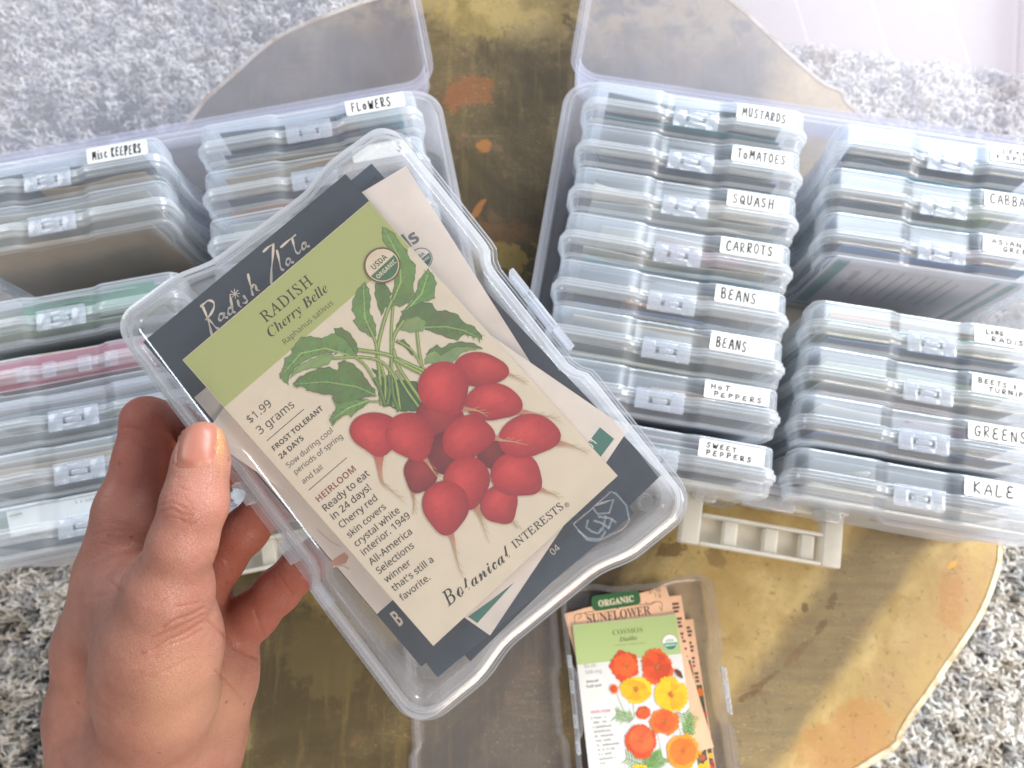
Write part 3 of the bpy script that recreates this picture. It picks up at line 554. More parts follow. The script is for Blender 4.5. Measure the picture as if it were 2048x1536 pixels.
rows = [
 ([('MUSTARDS', 0, .92)], 'clear box lettered mustards, farthest back in its case', 'box lettered mustards', [f1('navy', -.011, .048), f1('slate', -.007, .046), f1('teal', .004, .044), f1('navy', .0085, .047)]),
 ([('ToMATOES', 0, 1)], 'clear box lettered tomatoes, in front of the mustards', 'box lettered tomatoes', [f1('navy', -.0105, .049, wave=.010), f1('grey', -.0055, .040), f1('navy', .006, .047), f1('cream', .0095, .041)]),
 ([('SQUASH', 0, .85)], 'clear box lettered squash, in front of the tomatoes', 'box lettered squash', [f1('slate', -.0125, .049), f1('cream', -.008, .049, wave=.012), f1('grey', .0035, .044), f1('beige', .0085, .046, .02, .068)]),
 ([('CARROTS', 0, .95)], 'clear box lettered carrots, in front of the squash', 'box lettered carrots', [f1('grey', -.013, .046, -.055), f1('brown', -.010, .046, -.015, .07), f1('crimson', -.0045, .049, -.01, .05), f1('teal', .0085, .046, wave=.008), f1('beige', .005, .044)]),
 ([('BEANS', 0, .72)], 'clear box lettered beans, the one directly in front of the carrots', 'beans box nearer the carrots', [f1('slate', -.0125, .049), f1('cream', -.0085, .047, -.03, .066, wave=.01), f1('orange', .0035, .043, -.03, .0), f1('blue', .0075, .047)]),
 ([('BEANS', 0, .62)], 'clear box lettered beans with a green leafy packet, directly behind hot peppers', 'beans box nearer the hot peppers', [f1('cream', -.0130, .050, wave=.003), f1('navy', -.0045, .048, -.07, .0), f1('slate', .005, .046), f1('sage', .0095, .044)]),
 ([('HoT', 0, .4), ('PEPPERS', .06, .95)], 'clear box lettered hot peppers, beside a dark gap', 'box lettered hot peppers', [f1('slate', -.0125, .047), f1('tan', -.0070, .047, -.005, .045), f1('blue', .004, .047), f1('navy', .009, .045)]),
 ([('SWEET', .02, .6), ('PEPPERS', .03, .88)], 'clear box lettered sweet peppers, nearest the handle and partly behind the held box', 'box lettered sweet peppers', [f1('mauve', -.0125, .048), f1('grey', -.008, .047), f1('slate', .0045, .045), f1('beige', .0085, .044)])]
RB1 = list(col_boxes(RC1, -9.6, rows))
# leaf print on the cream packet in the second beans box
rows = [
 ([('LEttUCE', .12, .9), ('& SPiNACH', -.03, 1.1)], 'clear box lettered lettuce and spinach, farthest back in the outer column', 'box lettered lettuce and spinach', [f1('blue', -.0085, .047), f1('navy', -.004, .048), f1('navy', .006, .046, -.066, -.02), f1('skyblue', .009, .043)]),
 ([('CABBAGE', 0, 1)], 'clear box lettered cabbage, behind asian greens', 'box lettered cabbage', [f1('grey', -.0125, .050), f1('sage', -.007, .049, -.02, .05), f1('navy', .005, .047, -.068, .0), f1('teal', .009, .045)]),
 ([('ASiAN', .05, .62), ('GREENS', .28, .75)], 'clear box lettered asian greens, with an open gap in front of it', 'box lettered asian greens', [f1('slate', -.0095, .048), f1('plum', -.0045, .049, -.0, .055), f1('blue', .0045, .045)]),
 ([('LoNG', .1, .35), ('RADiSH', .2, .8)], 'clear box lettered long radish, just in front of the open gap', 'box lettered long radish', [f1('beige', -.0125, .046), f1('orange', -.0100, .045), f1('green', -.0075, .045), f1('white', -.0050, .043), f1('sage', .003, .044), f1('blue', .0065, .046), f1('navy', .0095, .045)]),
 ([('BEETS &', 0, .75), ('TURNiPS', .2, .8)], 'clear box lettered beets and turnips, between long radish and greens', 'box lettered beets and turnips', [f1('slate', -.0125, .047), f1('sage', -.0095, .046), f1('beige', -.0055, .050, -.03, -.008, wave=.03), f1('grey', .004, .044), f1('mauve', .008, .044)]),
 ([('GREENS', 0, 1)], 'clear box lettered greens, behind a dark gap and the kale box', 'box lettered greens', [f1('beige', -.0125, .048, wave=.006), f1('plum', -.0095, .049, -.01, .06), f1('navy', -.0045, .046), f1('blue', .006, .046, wave=.007), f1('slate', .0095, .044)]),
 ([('KALE', .04, .8)], 'clear box lettered kale, nearest the front rim', 'box lettered kale', [f1('slate', -.0120, .047), f1('cream', -.0085, .050, -.04, -.012, wave=.03), f1('navy', -.0040, .046), f1('grey', .0045, .045)])]
RB2 = list(col_boxes(RC2, -9.6, rows))
rows = [
 ([('misc KEEPERS', 0, 1)], 'clear box lettered misc keepers, far back at the left edge', 'box lettered misc keepers', [f1('navy', -.0085, .048), f1('slate', -.004, .047), f1('tan', .0065, .047, -.01, .066)]),
 (None, 'plain clear box with beige packets, in front of misc keepers', 'plain box in front of misc keepers', [f1('beige', -.0125, .050), f1('grey', -.007, .048), f1('tan', .0095, .048)]),
 (None, 'plain clear box with a green packet on top, nearest the gap in the left case', 'box behind the crimson packet', [f1('green', -.0085, .049, -.03, .06, wave=.012), f1('grey', -.0125, .050), f1('sage', .005, .045), f1('slate', .0095, .044)]),
 (None, 'hinge side up clear box filled with a crimson packet', 'hinge side up box', [f1('beige', -.0125, .046), f1('crimson', .0015, .052, bow=.0002), f1('white', .009, .046)]),
 (None, 'plain clear box with grey mauve packets, in front of the crimson one', 'box of grey mauve packets', [f1('mauve', -.0125, .049), f1('slate', -.008, .047), f1('grey', .006, .046)]),
 (None, 'plain clear box with beige packets, behind the index finger', 'plain box behind the index finger', [f1('beige', -.0125, .048), f1('tan', -.008, .047), f1('grey', .006, .046)]),
 (None, 'plain clear box with a white packet printed super, nearest the front in the left case', 'nearest box of the left case', [f1('green', -.0125, .046, -.075, -.045), f1('slate', .006, .044)])]
LB1 = list(col_boxes(LC1, 11.3, rows))
rows = [
 ([('FLoWERS', 0, .85)], 'clear box lettered flowers, farthest back beside the bare table', 'box lettered flowers', [f1('navy', -.0105, .048), f1('skyblue', -.0085, .050, .02, .068, wave=.002), f1('plum', -.0045, .048, .0, .035), f1('navy', .006, .045), f1('cream', .0095, .044)]),
 ([('S', .80, .13)], 'clear box with a half hidden label, just in front of flowers', 'box just in front of flowers', [f1('tan', -.0125, .050), f1('brown', -.008, .049, -.0, .07, wave=.012), f1('navy', .005, .047), f1('orange', .0095, .044)]),
 (None, 'frosty clear box third from the back beside the held box', 'third box behind the held box', [f1('grey', -.0125, .046), f1('beige', .006, .045)]),
 (None, 'clear box fourth from the back behind the held box', 'fourth box behind the held box', [f1('slate', -.0125, .046), f1('cream', .006, .045)]),
 (None, 'clear box fifth from the back behind the held box', 'fifth box behind the held box', [f1('navy', -.0125, .046), f1('mauve', .006, .045)]),
 (None, 'clear box sixth from the back behind the held box', 'sixth box behind the held box', [f1('green', -.0125, .046), f1('grey', .006, .045)]),
 (None, 'clear box seventh from the back, seen between thumb and ring finger', 'seventh box behind the hand', [f1('blue', -.0125, .046), f1('navy', .006, .045)]),
 (None, 'clear box nearest the front under the held box', 'front box behind the hand', [f1('skyblue', -.0125, .047), f1('slate', .006, .045)])]
LB2 = list(col_boxes(LC2, 11.3, rows))

# ------------------------------------------------------------------ printed matter
_fd = None
try:
    import os
    _fd = bpy.data.fonts.load(os.path.join(bpy.utils.system_resource('DATAFILES', path='fonts'), 'NotoSansMath-Regular.woff2'))
except Exception: _fd = None
def alpha(s, style):
    if _fd is None: return s
    if style == 'scr': return ''.join({'B': '\U0001D435', 'o': '\u2134', 'e': '\u212f'}.get(ch, chr(0x1D4B6+ord(ch)-97) if 'a' <= ch <= 'z' else ch) for ch in s)
    base = {'bold': (0x1D400, 0x1D41A, 0x1D7CE), 'bi': (0x1D468, 0x1D482, 0x1D7CE), 'script': (0x1D4D0, 0x1D4EA, 0x1D7CE), 'sansb': (0x1D5D4, 0x1D5EE, 0x1D7EC), 'it': (0x1D434, 0x1D44E, None)}.get(style)
    if not base: return s
    o = ''
    for ch in s:
        if 'A' <= ch <= 'Z': o += chr(base[0]+ord(ch)-65)
        elif 'a' <= ch <= 'z': o += '\u210e' if style == 'it' and ch == 'h' else chr(base[1]+ord(ch)-97)
        elif ch.isdigit() and base[2]: o += chr(base[2]+ord(ch)-48)
        else: o += ch
    return o
_tc = bpy.data.curves.new('tmp', 'FONT'); _to = bpy.data.objects.new('tmp', _tc); COL.objects.link(_to)
def text_geo(body, style='sans', offset=0., spacing=1., res=2):
    """flat text triangles, origin at the start of the base line, size 1"""
    _tc.body = alpha(body, style); _tc.offset = offset; _tc.resolution_u = res; _tc.space_character = spacing
    if _fd is not None: _tc.font = _fd
    bpy.context.view_layer.update()
    me = bpy.data.meshes.new_from_object(_to.evaluated_get(bpy.context.evaluated_depsgraph_get()))
    V = [tuple(v.co) for v in me.vertices]; F = [list(p.vertices) for p in me.polygons]; bpy.data.meshes.remove(me)
    return V, F
def put_text(mb, body, p0, p1, z, col, style='sans', offset=0., spacing=1., yscale=1., shear=0., res=2):
    V, F = text_geo(body, style, offset, spacing, res)
    x0 = min(v[0] for v in V); x1 = max(v[0] for v in V); d = Vector((p1[0]-p0[0], p1[1]-p0[1])); sc = d.length/(x1-x0); d.normalize(); q = Vector((-d.y, d.x))
    out = []
    for v in V:
        a = (v[0]-x0+shear*v[1])*sc; b = v[1]*sc*yscale
        out.append((p0[0]+d.x*a+q.x*b, p0[1]+d.y*a+q.y*b, z))
    mb.add(out, F, col)
def disc(mb, c, r, z, col, n=40, a0=0, a1=360):
    mb.poly([(c[0]+r*math.cos(R(a0+(a1-a0)*k/n)), c[1]+r*math.sin(R(a0+(a1-a0)*k/n))) for k in range(n if a1-a0 == 360 else n+1)], z, col)
def seal(mb, c, r, ang, z, ring, green, creamc):
    """round organic seal: ring, pale upper half, green lower half, two lines of lettering"""
    disc(mb, c, r, z, ring); disc(mb, c, r*.91, z+.00001, creamc)
    lo = -r*.02; n = 30; a_s = math.degrees(math.asin(lo/(r*.86)))
    pts = [(r*.86*math.cos(R(180-a_s+(180+2*a_s)*k/n)), r*.86*math.sin(R(180-a_s+(180+2*a_s)*k/n))) for k in range(n+1)]
    ca, sa = math.cos(ang), math.sin(ang); T_ = lambda p: (c[0]+ca*p[0]-sa*p[1], c[1]+sa*p[0]+ca*p[1])
    mb.poly([T_(p) for p in pts], z+.00002, green)
    put_text(mb, 'USDA', T_((-r*.50, r*.10)), T_((r*.50, r*.10)), z+.00003, (green[0]*.7, green[1]*.7, green[2]*.7), 'sansb', yscale=1.15)
    put_text(mb, 'ORGANIC', T_((-r*.68, -r*.42)), T_((r*.68, -r*.42)), z+.00003, creamc, 'sansb', yscale=1.15)
def slab(w, h, th, bow=0., n=10):
    """paper packet with softly pillowed faces; returns mesh"""
    mb = MB(); rows_ = []
    for s_ in (0, 1):
        for i in range(n+1):
            for j in range(n+1):
                x = -w/2+w*i/n; y = -h/2+h*j/n; e = (1-(2*i/n-1)**4)*(1-(2*j/n-1)**4)
                mb.v.append((x, y, (0 if s_ == 0 else th) + (-.0002*e if s_ == 0 else 0))); mb.c.append(None)
    q = (n+1)*(n+1); I = lambda s_, i, j: s_*q+i*(n+1)+j
    for i in range(n):
        for j in range(n):
            mb.f.append([I(0, i, j), I(0, i, j+1), I(0, i+1, j+1), I(0, i+1, j)]); mb.f.append([I(1, i, j), I(1, i+1, j), I(1, i+1, j+1), I(1, i, j+1)])
    for k in range(n):
        mb.f += [[I(0, k, 0), I(0, k+1, 0), I(1, k+1, 0), I(1, k, 0)], [I(0, k+1, n), I(0, k, n), I(1, k, n), I(1, k+1, n)], [I(0, 0, k+1), I(0, 0, k), I(1, 0, k), I(1, 0, k+1)], [I(0, n, k), I(0, n, k+1), I(1, n, k+1), I(1, n, k)]]
    return mb.mesh(40)
HU, HV, HN, HT = Vector(HELD['u']), Vector(HELD['v']), Vector(HELD['n']), Vector(HELD['t'])
HM = Matrix(((HU.x, HV.x, HN.x, HT.x), (HU.y, HV.y, HN.y, HT.y), (HU.z, HV.z, HN.z, HT.z), (0, 0, 0, 1)))
def packet(name, base, pk, mat, label, group, th=.0012):
    M = base @ Matrix.Translation((pk['c'][0], pk['c'][1], pk['z']-th)) @ Matrix.Rotation(pk['a'], 4, 'Z')
    o = tag(empty(name, M), label, 'seed packet', group)
    link('paper', slab(pk['w'], pk['h'], th), mat, o)
    return o, th+.00003
M_CREAM = plain('cream_packet_paper', (.58, .49, .365), .6, 120, .03)
M_PINKISH = plain('pale_packet_paper', (.60, .52, .455), .6, 90, .05)
M_CHAR = plain('charcoal_packet_paper', (.022, .028, .042), .5, 200, .10)
M_CHAR2 = plain('slate_packet_paper', (.035, .048, .068), .5, 200, .10)
GH = 'packets inside the held box'
BLK = (.018, .012, .008)

# ---- the packet on top: radish, cherry belle
cb, Z = packet('seed_packet', HM, PK['cb'], M_CREAM, 'cream seed packet with a bunch of red radishes, topmost in the held box', GH)
w2, h2 = PK['cb']['w']/2, PK['cb']['h']/2
hb = 0.04012
mb = MB(); mb.poly([(-w2+.0002, hb), (w2-.0002, hb), (w2-.0002, h2-.0002), (-w2+.0002, h2-.0002)], Z, (.34, .36, .125))
link('header_band', mb.mesh(), M_BAND, cb)
mb = MB(); zt = Z+.00002
for body, (a, b), col, st, kw in [
    ('RADISH', [(-0.01191,0.05214),(0.0088,0.05185)], BLK, 'it', dict(offset=.004, spacing=1.10, shear=-.23, yscale=1.12)),
    ('Cherry Belle', [(-0.01383,0.0473),(0.01029,0.04667)], BLK, 'bi', dict(offset=-.004)),
    ('Raphanus sativus', [(-0.01186,0.04258),(0.00846,0.04234)], (.045, .035, .015), 'sans', {}),
    ('$1.99', [(-0.03668,0.03051),(-0.0277,0.03043)], BLK, 'sans', {}),
    ('3 grams', [(-0.03665,0.02578),(-0.02253,0.02533)], BLK, 'sans', {}),
    ('FROST TOLERANT', [(-0.0367,0.01877),(-0.01647,0.01846)], BLK, 'sansb', {}),
    ('24 DAYS', [(-0.03682,0.01535),(-0.02724,0.01538)], BLK, 'sansb', {}),
    ('Sow during cool', [(-0.03685,0.01167),(-0.01881,0.01101)], BLK, 'sans', {}),
    ('periods of spring', [(-0.03652,0.00856),(-0.01776,0.00748)], BLK, 'sans', {}),
    ('and fall', [(-0.03664,0.00465),(-0.02888,0.00422)], BLK, 'sans', {}),
    ('HEIRLOOM', [(-0.03685,-0.00299),(-0.02137,-0.00321)], (.20, .045, .035), 'sansb', dict(offset=-.004)),
    ('Ready to eat', [(-0.03715,-0.00666),(-0.01909,-0.00718)], BLK, 'sans', dict(offset=.007)),
    ('in 24 days!', [(-0.03702,-0.01026),(-0.02177,-0.0109)], BLK, 'sans', dict(offset=.007)),
    ('Cherry red', [(-0.03695,-0.01393),(-0.02243,-0.01477)], BLK, 'sans', dict(offset=.007)),
    ('skin covers', [(-0.03703,-0.01791),(-0.0222,-0.01861)], BLK, 'sans', dict(offset=.007)),
    ('crystal white', [(-0.03719,-0.02155),(-0.0197,-0.02246)], BLK, 'sans', dict(offset=.007)),
    ('interior. 1949', [(-0.03729,-0.02511),(-0.01833,-0.02593)], BLK, 'sans', dict(offset=.007)),
    ('All-America', [(-0.03757,-0.02901),(-0.02126,-0.03012)], BLK, 'sans', dict(offset=.007)),
    ('Selections', [(-0.03757,-0.03266),(-0.02366,-0.03377)], BLK, 'sans', dict(offset=.007)),
    ('winner', [(-0.0376,-0.03627),(-0.02791,-0.03716)], BLK, 'sans', dict(offset=.007)),
    ("that's still a", [(-0.03756,-0.03993),(-0.02204,-0.04124)], BLK, 'sans', dict(offset=.007)),
    ('favorite.', [(-0.03767,-0.04383),(-0.02646,-0.04465)], BLK, 'sans', dict(offset=.007)),
    ('Botanical', [(-0.02813,-0.05481),(-0.00224,-0.0567)], BLK, 'scr', dict(offset=.004, yscale=1.15, res=4)),
    ('INTERESTS', [(-0.00036,-0.05566),(0.02015,-0.05666)], BLK, 'it', dict(offset=.006, spacing=1.05, shear=-.23))]:
    put_text(mb, body, a, b, zt, col, st, **kw)
for a, b in ([(-0.0363,0.0229),(-0.0211,0.02275)], [(-0.03665,0.00211),(-0.02117,0.00188)]):
    mb.ribbon([a, b], .00022, zt, BLK)
rc = (0.02118,-0.0565)
for k in range(12):
    a0, a1 = math.pi*k/6, math.pi*(k+1)/6; mb.ribbon([(rc[0]+.0007*math.cos(a0), rc[1]+.0007*math.sin(a0)), (rc[0]+.0007*math.cos(a1), rc[1]+.0007*math.sin(a1))], .00012, zt, BLK)
put_text(mb, 'R', (rc[0]-.0003, rc[1]-.0004), (rc[0]+.00035, rc[1]-.0004), zt, BLK, 'sans')
link('printed_text', mb.mesh(), M_BAND, cb)
# illustration
mb = MB(); zi = [Z+.00004]
def nz(): zi[0] += .0000025; return zi[0]
LEAFC = [(.095, .15, .042), (.125, .20, .058), (.18, .265, .095), (.06, .105, .03)]
def leaf(pts, ci, vein=None, rag=.00022):
    col = LEAFC[ci]; P = [Vector((x, y)) for x, y in pts]; rg = random.Random(len(pts)*7+ci)
    Q = []
    for i, p in enumerate(P):                       # serrated edge
        q = P[(i+1) % len(P)]; d = q-p; nrm = Vector((d.y, -d.x)).normalized() if d.length else Vector((0, 0)); k = max(2, int(d.length/.0011))
        for j in range(k): Q.append(p+d*(j/k)+nrm*(rag*(.8 if j % 2 else -.5)*rg.uniform(.4, 1.2)))
    z = nz(); cen = sum(Q, Vector((0, 0)))/len(Q)
    mb.poly([(q.x, q.y) for q in Q], z, (col[0]*.75, col[1]*.75, col[2]*.75))
    z = nz(); a = sum(Q[i-1].x*Q[i].y-Q[i].x*Q[i-1].y for i in range(len(Q))); sg = 1 if a > 0 else -1
    I = [];
    for i, q in enumerate(Q):
        e = (Q[(i+1) % len(Q)]-Q[i-1]); nrm = Vector((-e.y, e.x)).normalized()*sg; I.append(q+nrm*.00022)
    cc = [tuple(c*rg.uniform(.86, 1.22) for c in col) for _ in I]
    mb.poly([(q.x, q.y) for q in I], z, cc)
    if vein:
        V_ = [Vector(v_) for v_ in vein]; z = nz()
        for i in range(len(V_)-1):
            d = (V_[i+1]-V_[i]); nn = Vector((-d.y, d.x)).normalized()
            for k in range(3):
                p = V_[i]+d*(k/3+.1)
                for s_ in (1, -1):
                    mb.ribbon([p, p+d.normalized()*.0012+nn*s_*.0013], .00010, z, tuple(c*1.5 for c in col))
                    mb.ribbon([p+d.normalized()*.0007, p+d.normalized()*.0018+nn*s_*.0015], [.0004, .0001], z, tuple(c*.72 for c in col))
        mb.ribbon([tuple(v_) for v_ in V_], [.00045]*(len(V_)-1)+[.00015], nz(), tuple(min(1, c*2.1) for c in col))
def stem(pts, w=.0009, c_=(.20, .26, .07)):
    P = catmull([(x, y, 0) for x, y in pts], 6, False); n = len(P); z = nz()
    mb.ribbon([(p.x, p.y) for p in P], [w]*n, z, tuple(x*.55 for x in c_)); z = nz()
    mb.ribbon([(p.x, p.y) for p in P], [w*.72]*n, z, c_); z = nz()
    mb.ribbon([(p.x+w*.12, p.y) for p in P], [w*.22]*n, z, tuple(min(1, x*1.7) for x in c_))
def radish(c, rx, ry, ang, hi, tail=None, base=(.36, .022, .028), top=(.58, .075, .065)):
    n, m = 44, 9; ca, sa = math.cos(ang), math.sin(ang); ta = None
    if tail: ta = math.atan2(tail[0][1]-c[1], tail[0][0]-c[0])-ang
    if tail:
        P = catmull([(x, y, 0) for x, y in tail], 6, False); k = len(P); z = nz()
        mb.ribbon([(p.x, p.y) for p in P], [.0036*(1-i/(k-1))**3+.00045*(1-i/(k-1))+.00012 for i in range(k)], z, [tuple(a*(1-min(1, 1.6*i/(k-1)))+b*min(1, 1.6*i/(k-1)) for a, b in zip((.42, .05, .05), (.42, .30, .16))) for i in range(k)]*2)
        for s_ in (.55, .7, .82):
            p = P[int(s_*(k-1))]; d = (P[min(k-1, int(s_*(k-1))+1)]-p); d.normalize()
            mb.ribbon([(p.x, p.y), (p.x+d.x*.0022-d.y*.0012, p.y+d.y*.0022+d.x*.0012)], .00013, z, (.40, .29, .15))
    z = nz(); V_ = []; Cc = []; F_ = []
    for j in range(m+1):
        s_ = j/m
        for i in range(n):
            a = 2*math.pi*i/n; x, y = rx*math.cos(a), ry*math.sin(a)
            if ta is not None: g_ = 1+.30*max(0, math.cos(math.atan2(y, x)-ta))**9; x *= g_; y *= g_
            px_, py_ = x*s_+hi[0]*rx*(1-s_), y*s_+hi[1]*ry*(1-s_)
            V_.append((c[0]+ca*px_-sa*py_, c[1]+sa*px_+ca*py_, z))
            k = s_**2.2; low = max(0, -(math.cos(a)*hi[0]+math.sin(a)*hi[1]))*1.1
            f_ = max(.42, 1-k*(.10+.46*low))
            mixc = [t_*(1-s_)+b_*s_ for t_, b_ in zip(top, base)]
            Cc.append(tuple(v_*f_ for v_ in mixc))
    for j in range(m):
        for i in range(n): F_.append([j*n+i, (j+1)*n+i, (j+1)*n+(i+1) % n, j*n+(i+1) % n])
    mb.add(V_, F_, Cc)
leaf([(0.00281,0.01427),(0.00468,0.01097),(0.00814,0.00949),(0.01176,0.00515),(0.00906,-0.00212),(0.00629,-0.00285),(0.00156,0.0014),(-0.00066,0.00608),(-0.00164,0.00858)], 3)
leaf([(0.03701,0.05152),(0.03778,0.05016),(0.03865,0.04669),(0.03779,0.04275),(0.03812,0.03977),(0.03697,0.03811),(0.03682,0.03423),(0.03366,0.03102),(0.03114,0.02926),(0.03023,0.02675),(0.02713,0.02619),(0.02361,0.02734),(0.02248,0.02901),(0.02038,0.02956),(0.02035,0.03025),(0.02306,0.03114),(0.02608,0.03311),(0.02874,0.0354),(0.032,0.03985),(0.03354,0.04384),(0.03421,0.04794)], 1, [(0.02143,0.02928),(0.02954,0.03335),(0.03445,0.03968),(0.03708,0.05011)])
leaf([(0.02303,0.03849),(0.02554,0.03692),(0.02474,0.03231),(0.02136,0.03067),(0.01731,0.02899),(0.01868,0.0324),(0.02056,0.03604)], 0)
leaf([(0.02081,0.04113),(0.02027,0.03829),(0.01835,0.03535),(0.01506,0.03232),(0.01514,0.03093),(0.01409,0.0279),(0.01183,0.02531),(0.01032,0.02468),(0.01021,0.02676),(0.00897,0.03049),(0.00947,0.03401),(0.01084,0.03411),(0.01137,0.03694),(0.014,0.03923),(0.01736,0.04088)], 1, [(0.01032,0.02468),(0.013,0.03217),(0.01979,0.04071)])
leaf([(0.03908,0.03087),(0.03889,0.0277),(0.03797,0.02518),(0.03544,0.02344),(0.0343,0.02179),(0.03183,0.02267),(0.02862,0.0242),(0.02582,0.0247),(0.0227,0.02484),(0.02299,0.0259),(0.02681,0.02582),(0.03088,0.0275),(0.03425,0.02983)], 1, [(0.02477,0.02498),(0.03201,0.02583),(0.0386,0.02996)])
leaf([(0.01667,0.02164),(0.01898,0.02354),(0.02201,0.02479),(0.02615,0.02507),(0.03021,0.02378),(0.03242,0.02114),(0.03187,0.01831),(0.03422,0.01654),(0.03615,0.01284),(0.03596,0.00969),(0.03752,0.00631),(0.03736,0.00248),(0.03656,0.00121),(0.03521,0.00373),(0.03333,0.00674),(0.0304,0.00639),(0.02832,0.0099),(0.0264,0.0136),(0.02488,0.01628),(0.02582,0.01808),(0.02459,0.02183),(0.02042,0.02224)], 0, [(0.02501,0.01716),(0.03061,0.01248),(0.03415,0.00766),(0.03646,0.00183)])
leaf([(0.01872,0.02178),(0.02281,0.02275),(0.026,0.02123),(0.02687,0.0178),(0.02419,0.01623),(0.02061,0.01878)], 2)
leaf([(-0.01961,0.03653),(-0.01702,0.03744),(-0.0149,0.03931),(-0.01208,0.03895),(-0.01159,0.04013),(-0.00659,0.04108),(-0.00396,0.03927),(-0.00181,0.03627),(-0.00096,0.03604),(0.00162,0.03537),(0.00251,0.03457),(0.00422,0.02924),(0.0025,0.02482),(0.00118,0.02573),(-0.00057,0.02919),(-0.00379,0.03153),(-0.00669,0.03304),(-0.00984,0.03425),(-0.01352,0.03484),(-0.016,0.03437),(-0.01845,0.03334),(-0.0196,0.03168),(-0.02014,0.03378),(-0.02025,0.03549)], 1, [(0.00131,0.02588),(-0.00304,0.03302),(-0.01001,0.0371),(-0.01777,0.03596)])
leaf([(0.00251,0.03457),(0.00313,0.0362),(0.00533,0.03477),(0.00608,0.03138),(0.00544,0.0276),(0.00445,0.02524),(0.00279,0.02455),(0.00296,0.02657),(0.0036,0.03034)], 0)
leaf([(-0.01815,0.03307),(-0.016,0.03437),(-0.01322,0.03457),(-0.00896,0.03345),(-0.00495,0.03202),(-0.00261,0.03047),(-0.00281,0.02903),(-0.00587,0.02853),(-0.00932,0.03),(-0.01194,0.03181),(-0.01508,0.03301)], 2)
leaf([(0.01728,0.00778),(0.01835,0.00899),(0.02169,0.01035),(0.02456,0.00996),(0.02494,0.00798),(0.02782,0.00759),(0.03122,0.00536),(0.03381,0.00223),(0.03484,-0.00115),(0.03232,0.00056),(0.02922,0.00252),(0.02581,0.00231),(0.02411,0.00221),(0.01993,0.00595)], 2)
leaf([(0.01945,0.00963),(0.02169,0.01035),(0.02456,0.00996),(0.02494,0.00798),(0.02782,0.00759),(0.03122,0.00536),(0.03381,0.00223),(0.03484,-0.00115),(0.0321,0.00212),(0.0285,0.00534),(0.02303,0.00643),(0.02261,0.00898)], 0)
leaf([(0.01494,0.01965),(0.0177,0.01854),(0.01772,0.01553),(0.01647,0.0123),(0.01614,0.01314),(0.01626,0.0163)], 0)
leaf([(0.0037,0.01833),(0.00495,0.01612),(0.00382,0.0112),(0.00253,0.00913),(0.00264,0.01227)], 3)
for P_, w_ in (([(-0.00051,0.00595),(0.00509,0.01114),(0.01046,0.01606),(0.01571,0.02114),(0.02159,0.02297)], .0012), ([(-0.00158,0.00745),(0.00484,0.01569),(0.0089,0.02125),(0.01654,0.02694),(0.02333,0.03073)], .0012), ([(-0.00017,0.00725),(0.00458,0.01268),(0.00734,0.01885),(0.01044,0.02422),(0.01212,0.0298)], .0009),
    ([(0.00085,0.00419),(0.00636,0.01108),(0.01298,0.01923),(0.01848,0.0252),(0.02201,0.02862)], .0009), ([(0.0018,0.00226),(0.00695,0.01055),(0.0074,0.01771),(0.00312,0.02372),(-0.00307,0.02872)], .0010), ([(0.00145,0.01333),(0.00278,0.01969),(0.00223,0.02451)], .0009),
    ([(0.01565,0.00654),(0.01275,0.01292),(0.01019,0.01847),(0.00458,0.02539)], .0013), ([(0.01642,0.00801),(0.01915,0.01262),(0.02246,0.01728)], .0010), ([(0.01618,0.00714),(0.01724,0.01378),(0.0158,0.01942)], .0008), ([(0.0085,-0.00215),(0.00945,0.00615),(0.0105,0.01278),(0.01277,0.01779)], .0012),
    ([(0.01452,0.00647),(0.01255,0.01148),(0.0112,0.01539)], .0013), ([(0.00676,-0.00112),(0.0075,0.00574),(0.00884,0.0121)], .0009), ([(-0.00164,0.00858),(-0.00341,0.01017),(-0.00433,0.01153)], .0006)):
    stem(P_, w_)
leaf([(-0.01846,0.0312),(-0.01528,0.03157),(-0.01158,0.03041),(-0.00873,0.02947),(-0.0061,0.02765),(-0.00482,0.02488),(-0.00373,0.02553),(-0.00324,0.02671),(-0.0011,0.02614),(0.00035,0.02295),(0.00057,0.01897),(-6e-05,0.01522),(0.0001,0.01239),(-0.00118,0.01031),(-0.00295,0.0119),(-0.00525,0.01289),(-0.00839,0.01411),(-0.01088,0.01607),(-0.01251,0.01781),(-0.01206,0.01954),(-0.01124,0.01988),(-0.01363,0.02257),(-0.01638,0.02664),(-0.01648,0.02835),(-0.01854,0.03019)], 0, [(-0.00092,0.01061),(-0.0038,0.01697),(-0.01013,0.0248),(-0.01802,0.0308)])
leaf([(-0.01733,0.01465),(-0.01489,0.01566),(-0.01297,0.01607),(-0.01277,0.01751),(-0.0099,0.01599),(-0.00656,0.0138),(-0.00361,0.01115),(-0.00371,0.01043),(-0.00679,0.01052),(-0.0096,0.0109),(-0.01153,0.0105),(-0.01163,0.01219),(-0.01417,0.01287),(-0.01694,0.01269),(-0.01788,0.01221)], 1, [(-0.00374,0.011),(-0.01003,0.01343),(-0.01619,0.01416)])
for P_ in ([(-0.00096,0.00635),(0.00128,0.01132),(0.00221,0.0148)], [(-0.0001,0.00612),(0.00365,0.0092),(0.006,0.01248)], [(0.00124,0.00223),(0.00296,0.0066),(0.00621,0.01121)]): stem(P_, .0013, (.10, .15, .045))
def RD(px_, rx, ry, ang, hi, tail=None, dark=1.): radish(px_[0], rx, ry, ang, hi, tail, tuple(dark*x for x in (.36, .016, .022)), tuple(dark*x for x in (.57, .052, .046)))
K_ = 0.0001639
QA = PK['cb']['a']-(0.9068)
rot = 0.07
def RA(c, rx, ry, ang_deg, hi, tail=None, dark=1.): RD([c], rx*K_*1.02, ry*K_*1.02, R(ang_deg), hi, tail, dark)
